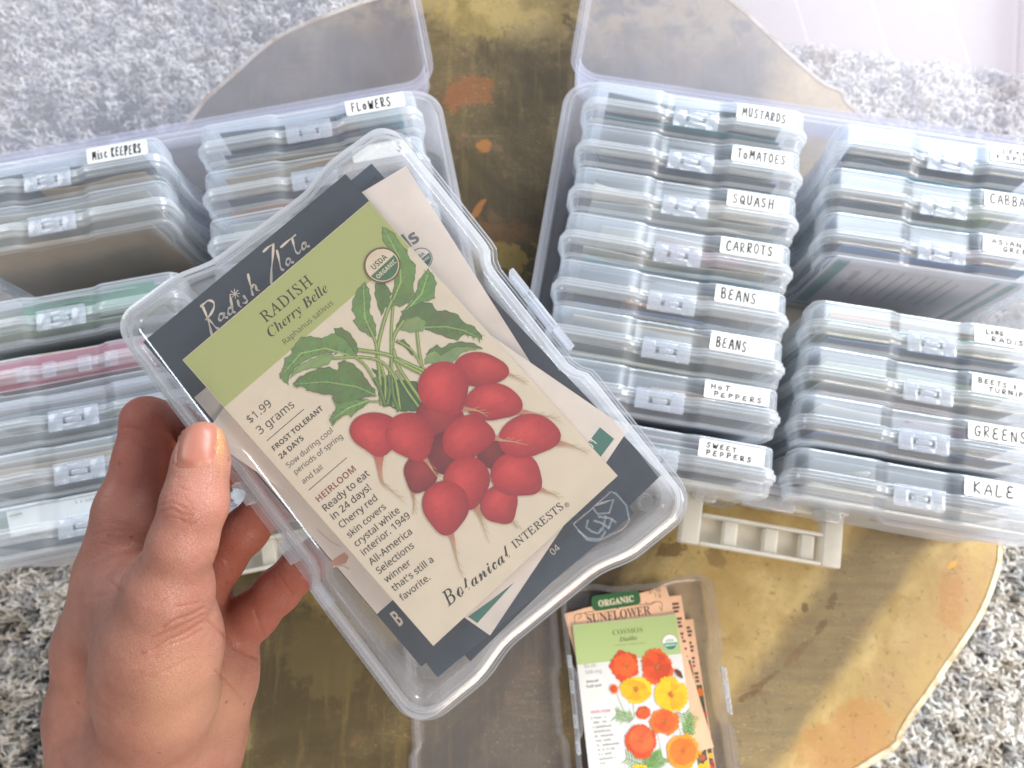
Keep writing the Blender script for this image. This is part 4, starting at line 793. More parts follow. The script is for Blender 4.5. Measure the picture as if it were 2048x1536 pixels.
RA((0.00923,-0.00877), 46, 48, 0, (.2, .4), None, .62); RA((0.00388,-0.01842), 44, 40, 0, (.0, .1), None, .34); RA((0.01461,-0.02809), 30, 34, 0, (.0, .1), None, .34)
RA((0.02903,-0.00492), 47, 34, -45, (.2, .35), [(0.03258,-0.00881),(0.03442,-0.01089),(0.03581,-0.01346),(0.0369,-0.01662),(0.03762,-0.01946)], .92)
RA((-0.00664,-0.01752), 31, 34, 0, (.2, .2), [(-0.01066,-0.01966),(-0.01261,-0.02067),(-0.01446,-0.02326),(-0.01742,-0.02589)], .55)
RA((0.00535,-0.04155), 38, 33, 0, (.1, .35), [(0.00472,-0.0452),(0.00482,-0.04687),(0.00468,-0.04938),(0.00425,-0.05162)], .95)
RA((-0.00865,0.00176), 37, 51, 40, (-.1, .35), [(-0.01236,-0.00368),(-0.01377,-0.0056),(-0.0157,-0.0081),(-0.0177,-0.01158),(-0.01753,-0.01437),(-0.01701,-0.01854),(-0.01684,-0.02133)])
RA((-0.00123,-0.00598), 42, 47, 40, (-.15, .35), [(-0.00297,-0.01215),(-0.00278,-0.01551),(-0.00337,-0.01976),(-0.00373,-0.02315)])
RA((0.02516,-0.01564), 50, 36, -35, (.0, .4), [(0.0284,-0.02071),(0.02908,-0.02294),(0.03182,-0.02648),(0.03426,-0.02975),(0.03641,-0.03276),(0.03771,-0.03609)])
RA((0.01694,-0.00165), 50, 48, 0, (-.15, .35), [(0.01478,-0.00888),(0.01748,-0.01184),(0.02005,-0.01496),(0.02123,-0.01843)], 1.04)
RA((0.01549,-0.03799), 47, 42, -30, (-.15, .35), [(0.01698,-0.04465),(0.01792,-0.04656),(0.01919,-0.0493),(0.0203,-0.05163),(0.02055,-0.05371)])
RA((0.02627,-0.03142), 55, 41, -22, (-.1, .3), [(0.03094,-0.03698),(0.03222,-0.03973),(0.03465,-0.043),(0.03626,-0.04659),(0.0371,-0.04922)])
RA((0.01136,-0.01879), 48, 40, 0, (-.1, .25), [(0.01579,-0.02279),(0.01816,-0.02492),(0.0194,-0.02712),(0.02151,-0.02955),(0.02486,-0.03417)], .98)
RA((0.0027,-0.02909), 45, 44, 0, (-.1, .4), [(-0.0009,-0.03431),(-0.001,-0.03738),(-0.00191,-0.04077),(-0.00315,-0.04333),(-0.00532,-0.04871)])
RA((-0.00749,-0.03045), 44, 46, 0, (-.15, .4), [(-0.01164,-0.03511),(-0.01205,-0.03736),(-0.01324,-0.04047),(-0.01524,-0.04389),(-0.01771,-0.04843),(-0.01863,-0.05123)], .96)
link('illustration', mb.mesh(), M_PRINT, cb)
mb = MB(); sc_, sr_ = (0.02862,0.04141), 36.5*K_
seal(mb, sc_, sr_, R(2), zi[0]+.00003, (.14, .06, .025), (.05, .13, .06), (.62, .50, .36))
link('organic_seal', mb.mesh(), M_PRINT, cb)

# ---- packets behind it
w3, Z = packet('seed_packet', HM, PK['w3'], M_PINKISH, 'pale packet with small green number tab 01, tilted just under the radish packet', GH)
mb = MB(); GRN = (.035, .13, .095)
mb.poly([(0.0351,-0.04792),(0.03457,-0.05391),(0.02517,-0.05339),(0.02642,-0.04742)], Z, GRN)
mb.poly([(-0.03885,-0.05051),(-0.03887,-0.04688),(-0.0302,-0.05014),(-0.02179,-0.05297)], Z, GRN)
put_text(mb, '01', (0.02724,-0.0498), (0.03017,-0.05002), Z+.00002, (.75, .72, .65), 'sans')
link('printed_text', mb.mesh(), M_BAND, w3)
w1, Z = packet('seed_packet', HM, PK['w1'], M_PINKISH, 'pale packet ending in the grey letters ds, upper right in the held box', GH)
mb = MB(); a, b = [(0.02056,0.03852),(0.02777,0.03895)]
put_text(mb, 'ds', a, b, Z, (.11, .11, .12), 'sansb', offset=.01)
seal(mb, (0.0247,0.03331), 23*K_, R(8), Z, (.10, .10, .11), (.03, .10, .08), (.60, .54, .48))
link('printed_text', mb.mesh(), M_BAND, w1)
w4, Z = packet('seed_packet', HM, PK['w4'], M_PINKISH, 'pale packet with a pink brown picture showing along the left of the radish packet', GH)
mb = MB(); mb.poly([(-0.03971,-0.02374),(-0.03839,-0.02364),(-0.0345,-0.02422),(-0.03433,-0.02626),(-0.03642,-0.02726),(-0.03991,-0.02546)], Z, (.42, .20, .12)); mb.ribbon([(-0.03641,-0.01305),(-0.03561,-0.01882),(-0.03436,-0.02181)], .0004, Z, (.50, .36, .28))
mb.ribbon([(-0.03991,-0.02546),(-0.0376,-0.02717),(-0.03677,-0.02916)], .0006, Z+.00001, (.52, .36, .28))
mb.poly([(-0.03532,0.0357),(-0.03608,0.02968),(-0.03994,0.03003),(-0.03975,0.0346)], Z, (.035, .13, .095))
link('printed_text', mb.mesh(), M_BAND, w4)
zl, Z = packet('seed_packet', HM, PK['zl'], M_CHAR, 'charcoal packet with looping cream script along its top edge, behind the radish packet', GH)
mb = MB(); SCR = (.60, .50, .40)
def script(pts, w=.00075): 
    P = catmull([(x, y, 0) for x, y in pts], 6, False); mb.ribbon([(p.x, p.y) for p in P], [w*(.8+.35*math.sin(i*.5)) for i in range(len(P))], Z, SCR)
for P_ in ([(-0.02123,0.06682),(-0.02228,0.06345),(-0.02391,0.05954),(-0.02513,0.05714)], [(-0.02185,0.06669),(-0.02053,0.06674),(-0.01872,0.06663),(-0.01782,0.06524),(-0.01872,0.06368),(-0.02121,0.06252),(-0.02351,0.06219)], [(-0.0229,0.06232),(-0.02259,0.06038),(-0.0226,0.05806),(-0.02227,0.0573)],
    [(-0.0177,0.05998),(-0.01878,0.06052),(-0.01994,0.05973),(-0.01998,0.05876),(-0.01873,0.05888),(-0.01741,0.05986),(-0.01824,0.05871),(-0.01764,0.05819)], [(-0.01434,0.05972),(-0.01527,0.06013),(-0.01636,0.05928),(-0.0164,0.05831),(-0.01493,0.05869),(-0.01296,0.062),(-0.01202,0.06352)], [(-0.01509,0.0585),(-0.01466,0.05779)],
    [(-0.01142,0.06031),(-0.01221,0.05866),(-0.01199,0.05792)], [(-0.00896,0.06018),(-0.009,0.0592),(-0.00904,0.05823),(-0.01004,0.05796),(-0.01063,0.05848)], [(-0.00319,0.06489),(-0.0044,0.06258),(-0.00582,0.05979),(-0.0065,0.05836)], [(-0.00565,0.0603),(-0.00415,0.06102),(-0.00376,0.06034),(-0.0044,0.05887),(-0.0039,0.05824)],
    [(0.00556,0.06741),(0.00774,0.06755),(0.00978,0.06727)], [(0.00978,0.06727),(0.00657,0.06382),(0.00365,0.06095),(0.00064,0.0575)], [(0.0092,0.06479),(0.00782,0.06206),(0.00634,0.05928),(0.00658,0.05826)], [(0.0106,0.05997),(0.00974,0.06025),(0.00879,0.05951),(0.00875,0.05853),(0.01017,0.05899),(0.0106,0.05997),(0.01016,0.05866),(0.01068,0.0582)],
    [(0.01093,0.06477),(0.01394,0.06487),(0.01728,0.06482)], [(0.01573,0.06467),(0.01478,0.06277),(0.0137,0.06032),(0.01412,0.05928),(0.01533,0.05971)], [(0.01811,0.06069),(0.01711,0.06089),(0.01623,0.06016),(0.01622,0.05921),(0.01747,0.05962),(0.01811,0.06069),(0.0176,0.0593),(0.01822,0.05896)]):
    script(P_)
for k in range(4):
    c0 = (-0.0107,0.06257); a_ = math.pi*k/4+.2; mb.ribbon([(c0[0]-.0016*math.cos(a_), c0[1]-.0016*math.sin(a_)), (c0[0]+.0016*math.cos(a_), c0[1]+.0016*math.sin(a_))], [.0002, .0003], Z, SCR)
a, b = [(-0.04007,-0.05599),(-0.03971,-0.05053)]
B0, B1 = [(-0.04058,-0.05575),(-0.03863,-0.05583)]; put_text(mb, 'B', B0, B1, Z, SCR, 'sansb', yscale=2.0)
B0, B1 = [(0.01148,-0.07195),(0.0147,-0.07188)]; put_text(mb, '04', B0, B1, Z, SCR, 'sans')
link('printed_text', mb.mesh(), M_BAND, zl)
for k_, m_, lab_ in (('d2', M_CHAR2, 'slate packet showing only its stepped corner at the right, second charcoal layer'), ('d3', M_CHAR, 'charcoal packet whose lower corner sticks out farthest to the right'), ('d4', M_CHAR2, 'slate packet with a tab showing beside the pale packet at the top')):
    packet('seed_packet', HM, PK[k_], m_, lab_, GH)

# ------------------------------------------------------------------ the held box
hbx = make_box(); hbx.matrix_world = HM
tag(hbx, 'clear seed box full of radish packets, held up in the hand', 'seed box', GB)
for ch in hbx.children:
    if ch.name.startswith(('front_half', 'back_half')):
        me = ch.data.copy(); me.materials.clear(); me.materials.append(M_CLEAR if ch.name.startswith('front') else M_CLEARB); me.materials.append(M_RIMC)
        N_ = len(outline(0, 0)); mi = np.zeros(len(me.polygons), np.int32); me.polygons.foreach_get('material_index', mi)
        mi[9*N_:12*N_] = 1; mi[16*N_+1:22*N_+1] = 1   # the side walls are as milky as the rim
        me.polygons.foreach_set('material_index', mi)
        ch.data = me
mb = MB(); zf = DN+.0001
def ridge(pts, w=.0004):
    P = [Vector((x, y, zf)) for x, y in pts]; mb.tube(P, w, 6)
mon = [z for z in ([[(0.06325116397082779,0.021275386971681385),(0.06691611031469538,0.02211077716050659),(0.06959893628514692,0.025094217311402062),(0.0685392788994562,0.02799624594257359)],[(0.06239209708937421,0.025717127539696835),(0.06391476510697557,0.023819781479975155),(0.06609940218791406,0.02447018789612284),(0.06766705658508329,0.02561229824114643),(0.0670959633459793,0.027438213090465832)],[(0.0603726075238871,0.030411959770127103),(0.06153390308813303,0.03360508752173207),(0.06240605161282482,0.036003169236203315),(0.06488066149823146,0.032299258260358565),(0.06276854778680525,0.029184031478465523),(0.060495857319369385,0.029284575287571005)],[(0.06355265158998254,0.028900325522480966),(0.06611690316981245,0.031308639287428566),(0.0684707729044424,0.032168820293345)],[(0.06375568741990419,0.0270250979013162),(0.06602759622917721,0.028635459324814073),(0.06858494112034522,0.029330963501283742)],[(0.06483648588548645,0.030960880528230244),(0.06787769443753035,0.027155414015516643)],[(0.06677942616889243,0.032151452940861566),(0.06862487134478432,0.028956039798480552)]])]
for s_ in mon: ridge(s_, .00028)
ridge([tuple(p) for p in [(0.06061367116927537,0.021325086521191756),(0.06716131450820496,0.021574041241181712),(0.0694299655090992,0.023861666229927032),(0.07143929261768003,0.032533436926085485),(0.07071132442589324,0.0358718950027464),(0.06634083370872483,0.03801144004826739),(0.06145553345865625,0.03779960444963425),(0.0600455106374475,0.036862682311280426),(0.06053562721253412,0.027197026140970765),(0.06061367116927537,0.021325086521191756)]], .00022)
link('embossed_mark', mb.mesh(40), M_CLEARB, hbx)
mb = MB(); c0 = (0.0693116465654679,0.04336771961338576); mb.loft([[(c0[0]+rr*math.cos(a), c0[1]+rr*math.sin(a), zf+dz) for a in [2*math.pi*k/24 for k in range(24)]] for rr, dz in ((.0027, 0), (.0026, .0004), (.0019, .0004), (.0018, .0001))], False, True)
link('moulding_dimple', mb.mesh(40), M_CLEARB, hbx)

# ------------------------------------------------------------------ the open box lying on the table, flowers
X_ = Vector(OPENB['x']); Y_ = Vector((-X_.y, X_.x, 0)); 
OM = Matrix(((X_.x, Y_.x, 0, OPENB['c'][0]), (X_.y, Y_.y, 0, OPENB['c'][1]), (0, 0, 1, DF+.0008), (0, 0, 0, 1)))
M_OPENB = plastic('open_box_plastic', .045, (.86, .84, .9), (.95, .94, .95), .2, .55)
ob = empty('photo_box', OM); tag(ob, 'open seed box lying on the table with sunflower and cosmos packets', 'seed box', GB)
me = ME_FAR.copy(); me.materials.clear(); me.materials.append(M_OPENB); me.materials.append(M_RIMC); link('back_half', me, None, ob)
me = ME_NEAR.copy(); me.materials.clear(); me.materials.append(M_OPENB); me.materials.append(M_RIMC); l_ = link('front_half', me, None, ob); l_.matrix_local = Matrix.Translation((0, -BW-.0035, -.0040)) @ Matrix.Rotation(math.pi, 4, 'X')
lt = link('latch', ME_LATCH, None, ob); lt.matrix_local = Matrix.Translation((0, .0, -.002))
link('hinge', ME_HINGE, None, ob)
WM = Matrix.Identity(4); GO = 'packets in the open box'
M_WPK = plain('white_packet_paper', (.60, .59, .56), .5, 90, .03)
M_PEACH = plain('peach_packet_paper', (.70, .43, .27), .55, 60, .06)
cs, Z = packet('seed_packet', WM, PK['cos'], M_WPK, 'white packet with orange and yellow cosmos flowers under a green band, in the open box', GO)
w2, h2 = PK['cos']['w']/2, PK['cos']['h']/2
mb = MB(); mb.poly([(-w2+.0002, h2-.029), (w2-.0002, h2-.029), (w2-.0002, h2-.0002), (-w2+.0002, h2-.0002)], Z, (.36, .45, .18)); link('header_band', mb.mesh(), M_BAND, cs)
mb = MB(); zt = Z+.00003
for body, (a, b), col, st in [('COSMOS', [(-0.01024,0.0509),(0.0129,0.05084)], (.14, .17, .06), 'bold'), ('Diablo', [(-0.0058,0.04556),(0.00774,0.04566)], (.08, .09, .03), 'bi'), ('Cosmos sulphureus', [(-0.00978,0.04255),(0.01349,0.04223)], (.2, .24, .1), 'sans'),
    ('$2.49', [(-0.03464,0.02964),(-0.0261,0.02955)], (.2, .2, .2), 'sans'), ('500 mg', [(-0.03424,0.02512),(-0.02217,0.02501)], (.2, .2, .2), 'sans'), ('Annual', [(-0.03455,0.0188),(-0.02531,0.01897)], (.05, .05, .05), 'sansb'), ('Full sun', [(-0.03451,0.01524),(-0.02339,0.01545)], (.05, .05, .05), 'sansb'),
    ('HEIRLOOM', [(-0.03371,-0.00289),(-0.01929,-0.00293)], (.45, .05, .15), 'sansb')]:
    put_text(mb, body, a, b, zt, col, st)
def unreadable(mb_, p, q, hh, z, col, seed):      # a line of print too small to read in the photograph: short upright and round strokes
    rg = random.Random(seed); p, q = Vector(p), Vector(q); d = q-p; n_ = max(3, int(d.length/(hh*.62))); u_ = d.normalized(); w_ = Vector((-u_.y, u_.x))
    for k in range(n_):
        if rg.random() < .16: continue
        o_ = p+d*(k/n_); t_ = hh*rg.choice([.62, .62, .62, 1.])
        mb_.ribbon([o_, o_+w_*t_], hh*.16, z, col); mb_.ribbon([o_+w_*hh*.55, o_+u_*hh*.34+w_*hh*.5, o_+u_*hh*.36], hh*.15, z+.00001, col)
for k, (p_, q_) in enumerate([[(-0.03383,-0.0067),(-0.02259,-0.00671)],[(-0.03353,-0.00989),(-0.0223,-0.0099)],[(-0.03323,-0.01307),(-0.01921,-0.01308)],[(-0.03292,-0.01624),(-0.02033,-0.01625)],[(-0.03262,-0.0194),(-0.01864,-0.01942)],[(-0.03232,-0.02256),(-0.01975,-0.02258)],[(-0.03202,-0.02571),(-0.01389,-0.02574)],[(-0.03172,-0.02885),(-0.01779,-0.02888)],[(-0.03143,-0.03199),(-0.02169,-0.032)],[(-0.03113,-0.03511),(-0.01862,-0.03514)],[(-0.03083,-0.03823),(-0.02667,-0.03824)]]): unreadable(mb, p_, q_, .0017, zt, (.10, .10, .10), k)
link('printed_text', mb.mesh(), M_BAND, cs)
mb = MB(); zi[0] = Z+.00006
def flower(c, r, n, col, col2, seed, eye=(.40, .12, .02), sq=1., rot=0.):
    rg = random.Random(seed)
    for ring, (rr, cc) in enumerate(((1., col), (.8, col2))):
        for k in range(n):
            a = 2*math.pi*(k+.5*ring)/n+rg.uniform(-.12, .12); z = nz(); L = r*rr*rg.uniform(.88, 1.08); wd = L*math.sin(math.pi/n)*1.25
            pts = [(0, 0)]+[(L*u_, wd*v_) for u_, v_ in ((.35, -.55), (.72, -1), (.93, -.85), (.90, -.42), (1.0, -.2), (.93, .08), (1.0, .4), (.9, .62), (.93, .9), (.70, 1), (.35, .55))]
            f_ = rg.uniform(.78, 1.15); P = []
            for x, y in pts:
                X, Y = x*math.cos(a)-y*math.sin(a), x*math.sin(a)+y*math.cos(a); Y *= sq
                P.append((c[0]+X*math.cos(rot)-Y*math.sin(rot), c[1]+X*math.sin(rot)+Y*math.cos(rot)))
            mb.poly(P, z, [tuple(min(1, q*f_*(.62 if i == 0 else 1.)) for q in cc) for i in range(len(P))])
    for k in range(9):
        a = rg.uniform(0, 6.3); d = r*.16*rg.random(); disc(mb, (c[0]+d*math.cos(a), c[1]+d*math.sin(a)), r*.07, nz(), tuple(q*rg.uniform(.6, 1.5) for q in eye), 8)
def fern(p0, p1, seed):
    rg = random.Random(seed); a = Vector(p0); b = Vector(p1); d = b-a; nn = Vector((-d.y, d.x)).normalized()
    mb.ribbon([a, b], .0006, nz(), (.12, .24, .06))
    for k in range(9):
        p = a+d*(k/9)
        for s_ in (1, -1):
            q = p+(d.normalized()*.7+nn*s_)*.0062*rg.uniform(.6, 1.1); mb.ribbon([p, (p+q)/2, q], [.0005, .0009, .0002], nz(), tuple(v_*rg.uniform(.7, 1.3) for v_ in (.13, .27, .06)))
for p0, p1 in ([(-0.00317,-0.00949),(-0.01545,-0.00496)], [(0.03762,-0.02665),(0.03505,-0.009)], [(0.00374,-0.04355),(-0.01253,-0.03551)], [(0.00488,-0.04367),(0.01507,-0.03725)], [(0.00366,-0.04408),(0.00752,-0.03327)], [(0.0345,-0.02417),(0.04224,-0.01192)]): fern(p0, p1, int(p0[0]*1e5) % 97)
for a, b in ([(-0.0133,0.01132),(-0.00851,-0.00567)], [(-0.00139,0.00348),(-0.00201,-0.00961)], [(0.02585,-0.00369),(0.03104,-0.02382)], [(0.01378,-0.02207),(0.01507,-0.03725)]): mb.ribbon([a, b], .0004, nz(), (.30, .34, .16))
RED, ORG, YEL, DOR = (.60, .06, .012), (.70, .16, .015), (.80, .46, .01), (.66, .095, .015)
U_ = .595/1560*1.*1000/1000
for (px_, r_, n_, c1, c2, sd, sq_) in (((-0.00395,0.0282), 86, 5, RED, DOR, 3, 1.), ((0.02001,0.0252), 108, 8, DOR, RED, 4, 1.), ((0.00168,0.01035), 102, 8, YEL, (.78, .38, .01), 5, .75), ((0.02705,0.00445), 108, 8, YEL, (.80, .40, .01), 6, 1.),
    ((0.0053,-0.00598), 48, 7, RED, DOR, 7, .8), ((0.01971,-0.01345), 90, 7, ORG, DOR, 8, .9), ((0.0006,-0.02451), 104, 8, RED, (.66, .11, .03), 9, 1.), ((0.02985,-0.03554), 108, 8, (.76, .26, .012), ORG, 10, 1.), ((-0.01453,0.01277), 26, 5, ORG, RED, 11, 1.), ((-0.00328,-0.05237), 95, 8, YEL, ORG, 12, 1.)):
    flower(px_, r_/3.2*U_, n_, c1, c2, sd, sq=sq_)
pb = [(0.03567,0.01857),(0.03366,0.02101),(0.0376,0.01559)]; mb.ribbon([pb[1], pb[0], pb[2]], [.002, .004, .001], nz(), (.10, .03, .02))
link('illustration', mb.mesh(), M_PRINT, cs)
mb = MB(); seal(mb, (0.03225,0.04123), 52/3.2*U_, 0., Z+.0001, (.30, .34, .18), (.02, .20, .09), (.78, .78, .72)); link('organic_seal', mb.mesh(), M_PRINT, cs)
sn, Z = packet('seed_packet', WM, PK['sun'], M_PEACH, 'peach sunflower packet with a dark green organic badge, behind the cosmos packet', GO)
mb = MB(); zt = Z+.00002; DG = (.02, .10, .03)
a, b = [(-0.01739,0.0613),(0.01823,0.05735)]; d = Vector(b)-Vector(a); ln = d.length; an = math.atan2(d.y, d.x)
T_ = lambda p: (a[0]+math.cos(an)*p[0]-math.sin(an)*p[1], a[1]+math.sin(an)*p[0]+math.cos(an)*p[1])
mb.poly([T_(p) for p in rounded(-.001, ln+.001, -.0057, .0057, .0035)], zt, DG)
put_text(mb, 'ORGANIC', T_((.004, -.0028)), T_((ln-.004, -.0028)), zt+.00002, (.62, .60, .40), 'bold', offset=.015, yscale=1.1)
DB = (.10, .045, .03)
for body, (a, b), col, st in [('SUNFLOWER', [(-0.0255,0.04829),(0.02375,0.04248)], DB, 'bold'), ('$1.99', [(0.02672,0.05753),(0.03589,0.05657)], DB, 'sans'), ('1 g', [(0.03002,0.05389),(0.03486,0.05322)], DB, 'sans')]: put_text(mb, body, a, b, zt, col, st, yscale=1.25 if st == 'bold' else 1.)
for pp in ([(-0.0347,0.05094),(-0.03313,0.05648),(-0.02686,0.05662),(-0.02369,0.05459),(-0.02496,0.05671),(-0.01841,0.05559)], [(0.01678,0.05173),(0.02393,0.05045),(0.03026,0.05058),(0.034,0.0484),(0.03228,0.04287),(0.03156,0.04664)], [(0.02194,0.05217),(0.02492,0.04959),(0.02893,0.05033)], [(-0.03144,0.05365),(-0.02865,0.0547),(-0.02934,0.05667)]):
    P = catmull([(x, y, 0) for x, y in pp], 6, False); mb.ribbon([(p.x, p.y) for p in P], .00045, zt, DB)
disc(mb, (-0.0,0.0535), .0008, zt, DB, 10)
link('printed_text', mb.mesh(), M_BAND, sn)
for k_, lab_, sd in (('sun2', 'peach packet with dark lettering and yellow picture, third in the open box', 3), ('sun3', 'peach packet farthest right in the open box, with a red flower picture', 9)):
    o_, Z = packet('seed_packet', WM, PK[k_], M_PEACH, lab_, GO); w2, h2 = PK[k_]['w']/2, PK[k_]['h']/2; rg = random.Random(sd); mb = MB()
    for k in range(16):
        y = h2-.006-.0028*k; mb.box(w2-.0075-rg.random()*.002, w2-.004+rg.random()*.002, y-.0009, y+.0009, Z-.00002, Z, DB) if k % 4 != 3 else None
    mb.poly([(-w2+.003, -h2+.002), (w2-.001, -h2+.002), (w2-.001, h2-.048), (-w2+.003, h2-.048)], Z, (.06, .075, .035))
    for k in range(46):
        cc = rg.choice([(.75, .42, .02), (.66, .16, .02), (.08, .14, .03), (.03, .035, .02), (.50, .06, .03)]); c_ = (w2-.001-rg.random()*.014, -h2+.004+rg.random()*(2*h2-.056)); q = .0015+rg.random()*.0022
        mb.poly([(min(w2-.0006, c_[0]+q*rg.uniform(.7, 1.2)*math.cos(R(45*j))), c_[1]+q*rg.uniform(.7, 1.2)*math.sin(R(45*j))) for j in range(8)], Z+.00002+k*.000003, cc)
    link('illustration', mb.mesh(), M_PRINT, o_)
# the white packet in the nearest box of the left case, and the packet face turned to the viewer in the outer column
def face_print(boxM, z, x0, x1, y0, y1, mat, label, draw, th=.0012):
    o = tag(empty('seed_packet', boxM @ Matrix.Translation(((x0+x1)/2, (y0+y1)/2, z))), label, 'seed packet', 'seed packets standing in the small boxes')
    link('paper', slab(x1-x0, y1-y0, th), mat, o); mb_ = MB(); draw(mb_, th+.00004, (x1-x0)/2, (y1-y0)/2); link('printed_text', mb_.mesh(), M_PRINT, o); return o
def pr_lines(mb_, z, w, h):
    TL_ = (.10, .26, .28); GR_ = (.35, .35, .40)
    mb_.box(-w+.002, -w+.012, -h+.004, h-.003, z-.00002, z, TL_); mb_.box(w-.020, w-.016, -h+.002, h-.004, z-.00002, z, TL_); mb_.box(w-.010, w-.004, -h+.006, h-.002, z-.00002, z, TL_)
    for k in range(8): mb_.box(-w+.036+k*.0085, -w+.038+k*.0085, -h+.03+.004*(k % 3), h-.012-.006*(k % 2), z-.00002, z, GR_)
    unreadable(mb_, (-w+.026, -h+.040), (-w+.026, h-.014), .0062, z, (.12, .10, .12), 5)
face_print(RB2[2].matrix_world, .0090, -.068, .068, -.052, .046, plain('lilac_packet_paper', (.62, .60, .66), .55, 60, .05), 'white packet with teal bars facing out of the asian greens box', pr_lines)
def pr_super(mb_, z, w, h): put_text(mb_, 'SUPER', (-.002, h-.0125), (.020, h-.0125), z, (.10, .10, .12), 'bold'); unreadable(mb_, (-.012, h-.0035), (.034, h-.0035), .0026, z, (.15, .15, .17), 8)
none_ = lambda mb_, z, w, h: mb_.box(-w+.001, w-.001, -h+.0005, -h+.0012, z-.00002, z, (.6, .58, .55))
BM = lambda k, dy, dz, tl: box_M(LC1[k], 11.3, 0) @ Matrix.Translation((0, dy, dz)) @ Matrix.Rotation(R(tl), 4, 'X')
face_print(BM(3, .0440, -.0045, -72), 0, -.072, .070, -.0100, .0100, paper('crimson'), 'bright crimson packet lying under the wall of the hinge side up box', none_)
face_print(BM(2, .0455, -.0100, -70), 0, -.030, .062, -.0075, .0075, paper('green'), 'deep green packet leaning behind the crimson box', none_)
sp_ = face_print(LB1[6].matrix_world @ Matrix.Translation((0, .0445, -.010)) @ Matrix.Rotation(R(-78), 4, 'X'), 0, -.055, .060, -.0085, .0085, M_WPK, 'white packet printed super, lying under the lid of the nearest left box', pr_super)

bpy.data.objects.remove(_to); bpy.data.curves.remove(_tc)
# ------------------------------------------------------------------ the hand: one continuous surface grown round its bones
def smin(a, b, k): h = np.clip(.5+.5*(b-a)/k, 0, 1); return b+(a-b)*h-k*h*(1-h)
def round_cone(P, a, b, ra, rb):
    ba = b-a; l2 = float(ba@ba); pa = P-a; t = np.clip((pa@ba)/l2, 0, 1)
    return np.linalg.norm(pa-t[..., None]*ba, axis=-1)-(ra+(rb-ra)*t)
def hand_field(P):
    def chain(nm, k=.003):
        c = HANDC[nm]; d = None
        for i in range(len(c)-1):
            q = round_cone(P, np.array(c[i][:3]), np.array(c[i+1][:3]), c[i][3], c[i+1][3]); d = q if d is None else smin(d, q, k)
        return d
    palm = chain('pal1', .01)
    for nm, k in (('pal2', .012), ('pal3', .012), ('pal4', .012), ('thenar', .012), ('web2', .012), ('arm', .02), ('arm2', .02)): palm = smin(palm, chain(nm, .01), k)
    d = palm
    for nm, k in (('thumb', .009), ('web', .012), ('index', .0035), ('middle', .003), ('ring', .003), ('pinky', .0025)):
        d = smin(d, chain(nm, .004), k)
    return d
def surface_nets(fn, lo, hi, h):
    n = [int(math.ceil((hi[i]-lo[i])/h))+1 for i in range(3)]
    ax = [lo[i]+h*np.arange(n[i]) for i in range(3)]
    G_ = np.empty(n, np.float32)
    for i in range(0, n[0], 16):
        X, Y, Z = np.meshgrid(ax[0][i:i+16], ax[1], ax[2], indexing='ij'); G_[i:i+16] = fn(np.stack([X, Y, Z], -1))
    ins = G_ < 0
    cs = np.zeros([k-1 for k in n], int); acc = np.zeros([k-1 for k in n]+[3]); cnt = np.zeros([k-1 for k in n])
    off = [(i, j, k) for i in (0, 1) for j in (0, 1) for k in (0, 1)]
    sl = lambda o: tuple(slice(o[a], n[a]-1+o[a]) for a in range(3))
    for a in range(8):
        for b in range(a+1, 8):
            oa, ob = off[a], off[b]
            if sum(abs(oa[q]-ob[q]) for q in range(3)) != 1: continue
            va, vb = G_[sl(oa)], G_[sl(ob)]; cr = (va < 0) != (vb < 0)
            t = np.where(cr, va/np.where(cr, va-vb, 1), 0)
            p = np.array(oa)+(np.array(ob)-np.array(oa))*t[..., None]
            acc += p*cr[..., None]; cnt += cr
    act = cnt > 0; ids = -np.ones(act.shape, int); ids[act] = np.arange(act.sum())
    pos = np.argwhere(act)+acc[act]/cnt[act][:, None]; V_ = np.array(lo)+pos*h
    F_ = []
    for a in range(3):
        b, c = (a+1) % 3, (a+2) % 3
        s0 = [slice(None)]*3; s1 = [slice(None)]*3; s0[a] = slice(0, n[a]-1); s1[a] = slice(1, n[a])
        A, B = ins[tuple(s0)], ins[tuple(s1)]
        for flag in (0, 1):
            e = np.argwhere((A & ~B) if flag == 0 else (~A & B))
            e = e[(e[:, b] > 0) & (e[:, c] > 0) & (e[:, b] < n[b]-1) & (e[:, c] < n[c]-1)]
            db = np.eye(3, dtype=int)[b]; dc = np.eye(3, dtype=int)[c]
            q = np.stack([ids[tuple((e-db-dc).T)], ids[tuple((e-dc).T)], ids[tuple(e.T)], ids[tuple((e-db).T)]], 1)
            F_.append(q if flag == 0 else q[:, ::-1])
    return V_, np.concatenate(F_)
allp = np.array([p for k, c in HANDC.items() for p in c if not k.startswith('arm')])
lo = allp[:, :3].min(0)-.026; hi = allp[:, :3].max(0)+.026; lo[1] -= .05
HV_, HF_ = surface_nets(hand_field, lo, hi, .00125)
me = bpy.data.meshes.new('hand'); me.from_pydata([tuple(p) for p in HV_], [], [list(map(int, f)) for f in HF_]); me.update()
bm = bmesh.new(); bm.from_mesh(me)
bmesh.ops.smooth_vert(bm, verts=bm.verts, factor=.5, use_axis_x=True, use_axis_y=True, use_axis_z=True)
bm.to_mesh(me); bm.free()
hand = tag(link('hand', me), 'bare left hand pinching the clear box of radish packets between thumb and fingers', 'hand')
sub_ = hand.modifiers.new('s', 'SUBSURF'); sub_.levels = 1; sub_.render_levels = 1; sub_.subdivision_type = 'CATMULL_CLARK'
dg = bpy.context.evaluated_depsgraph_get(); me2 = bpy.data.meshes.new_from_object(hand.evaluated_get(dg)); hand.modifiers.clear(); hand.data = me2
n_ = len(me2.vertices); co = np.empty(n_*3); me2.vertices.foreach_get('co', co); co = co.reshape(-1, 3)
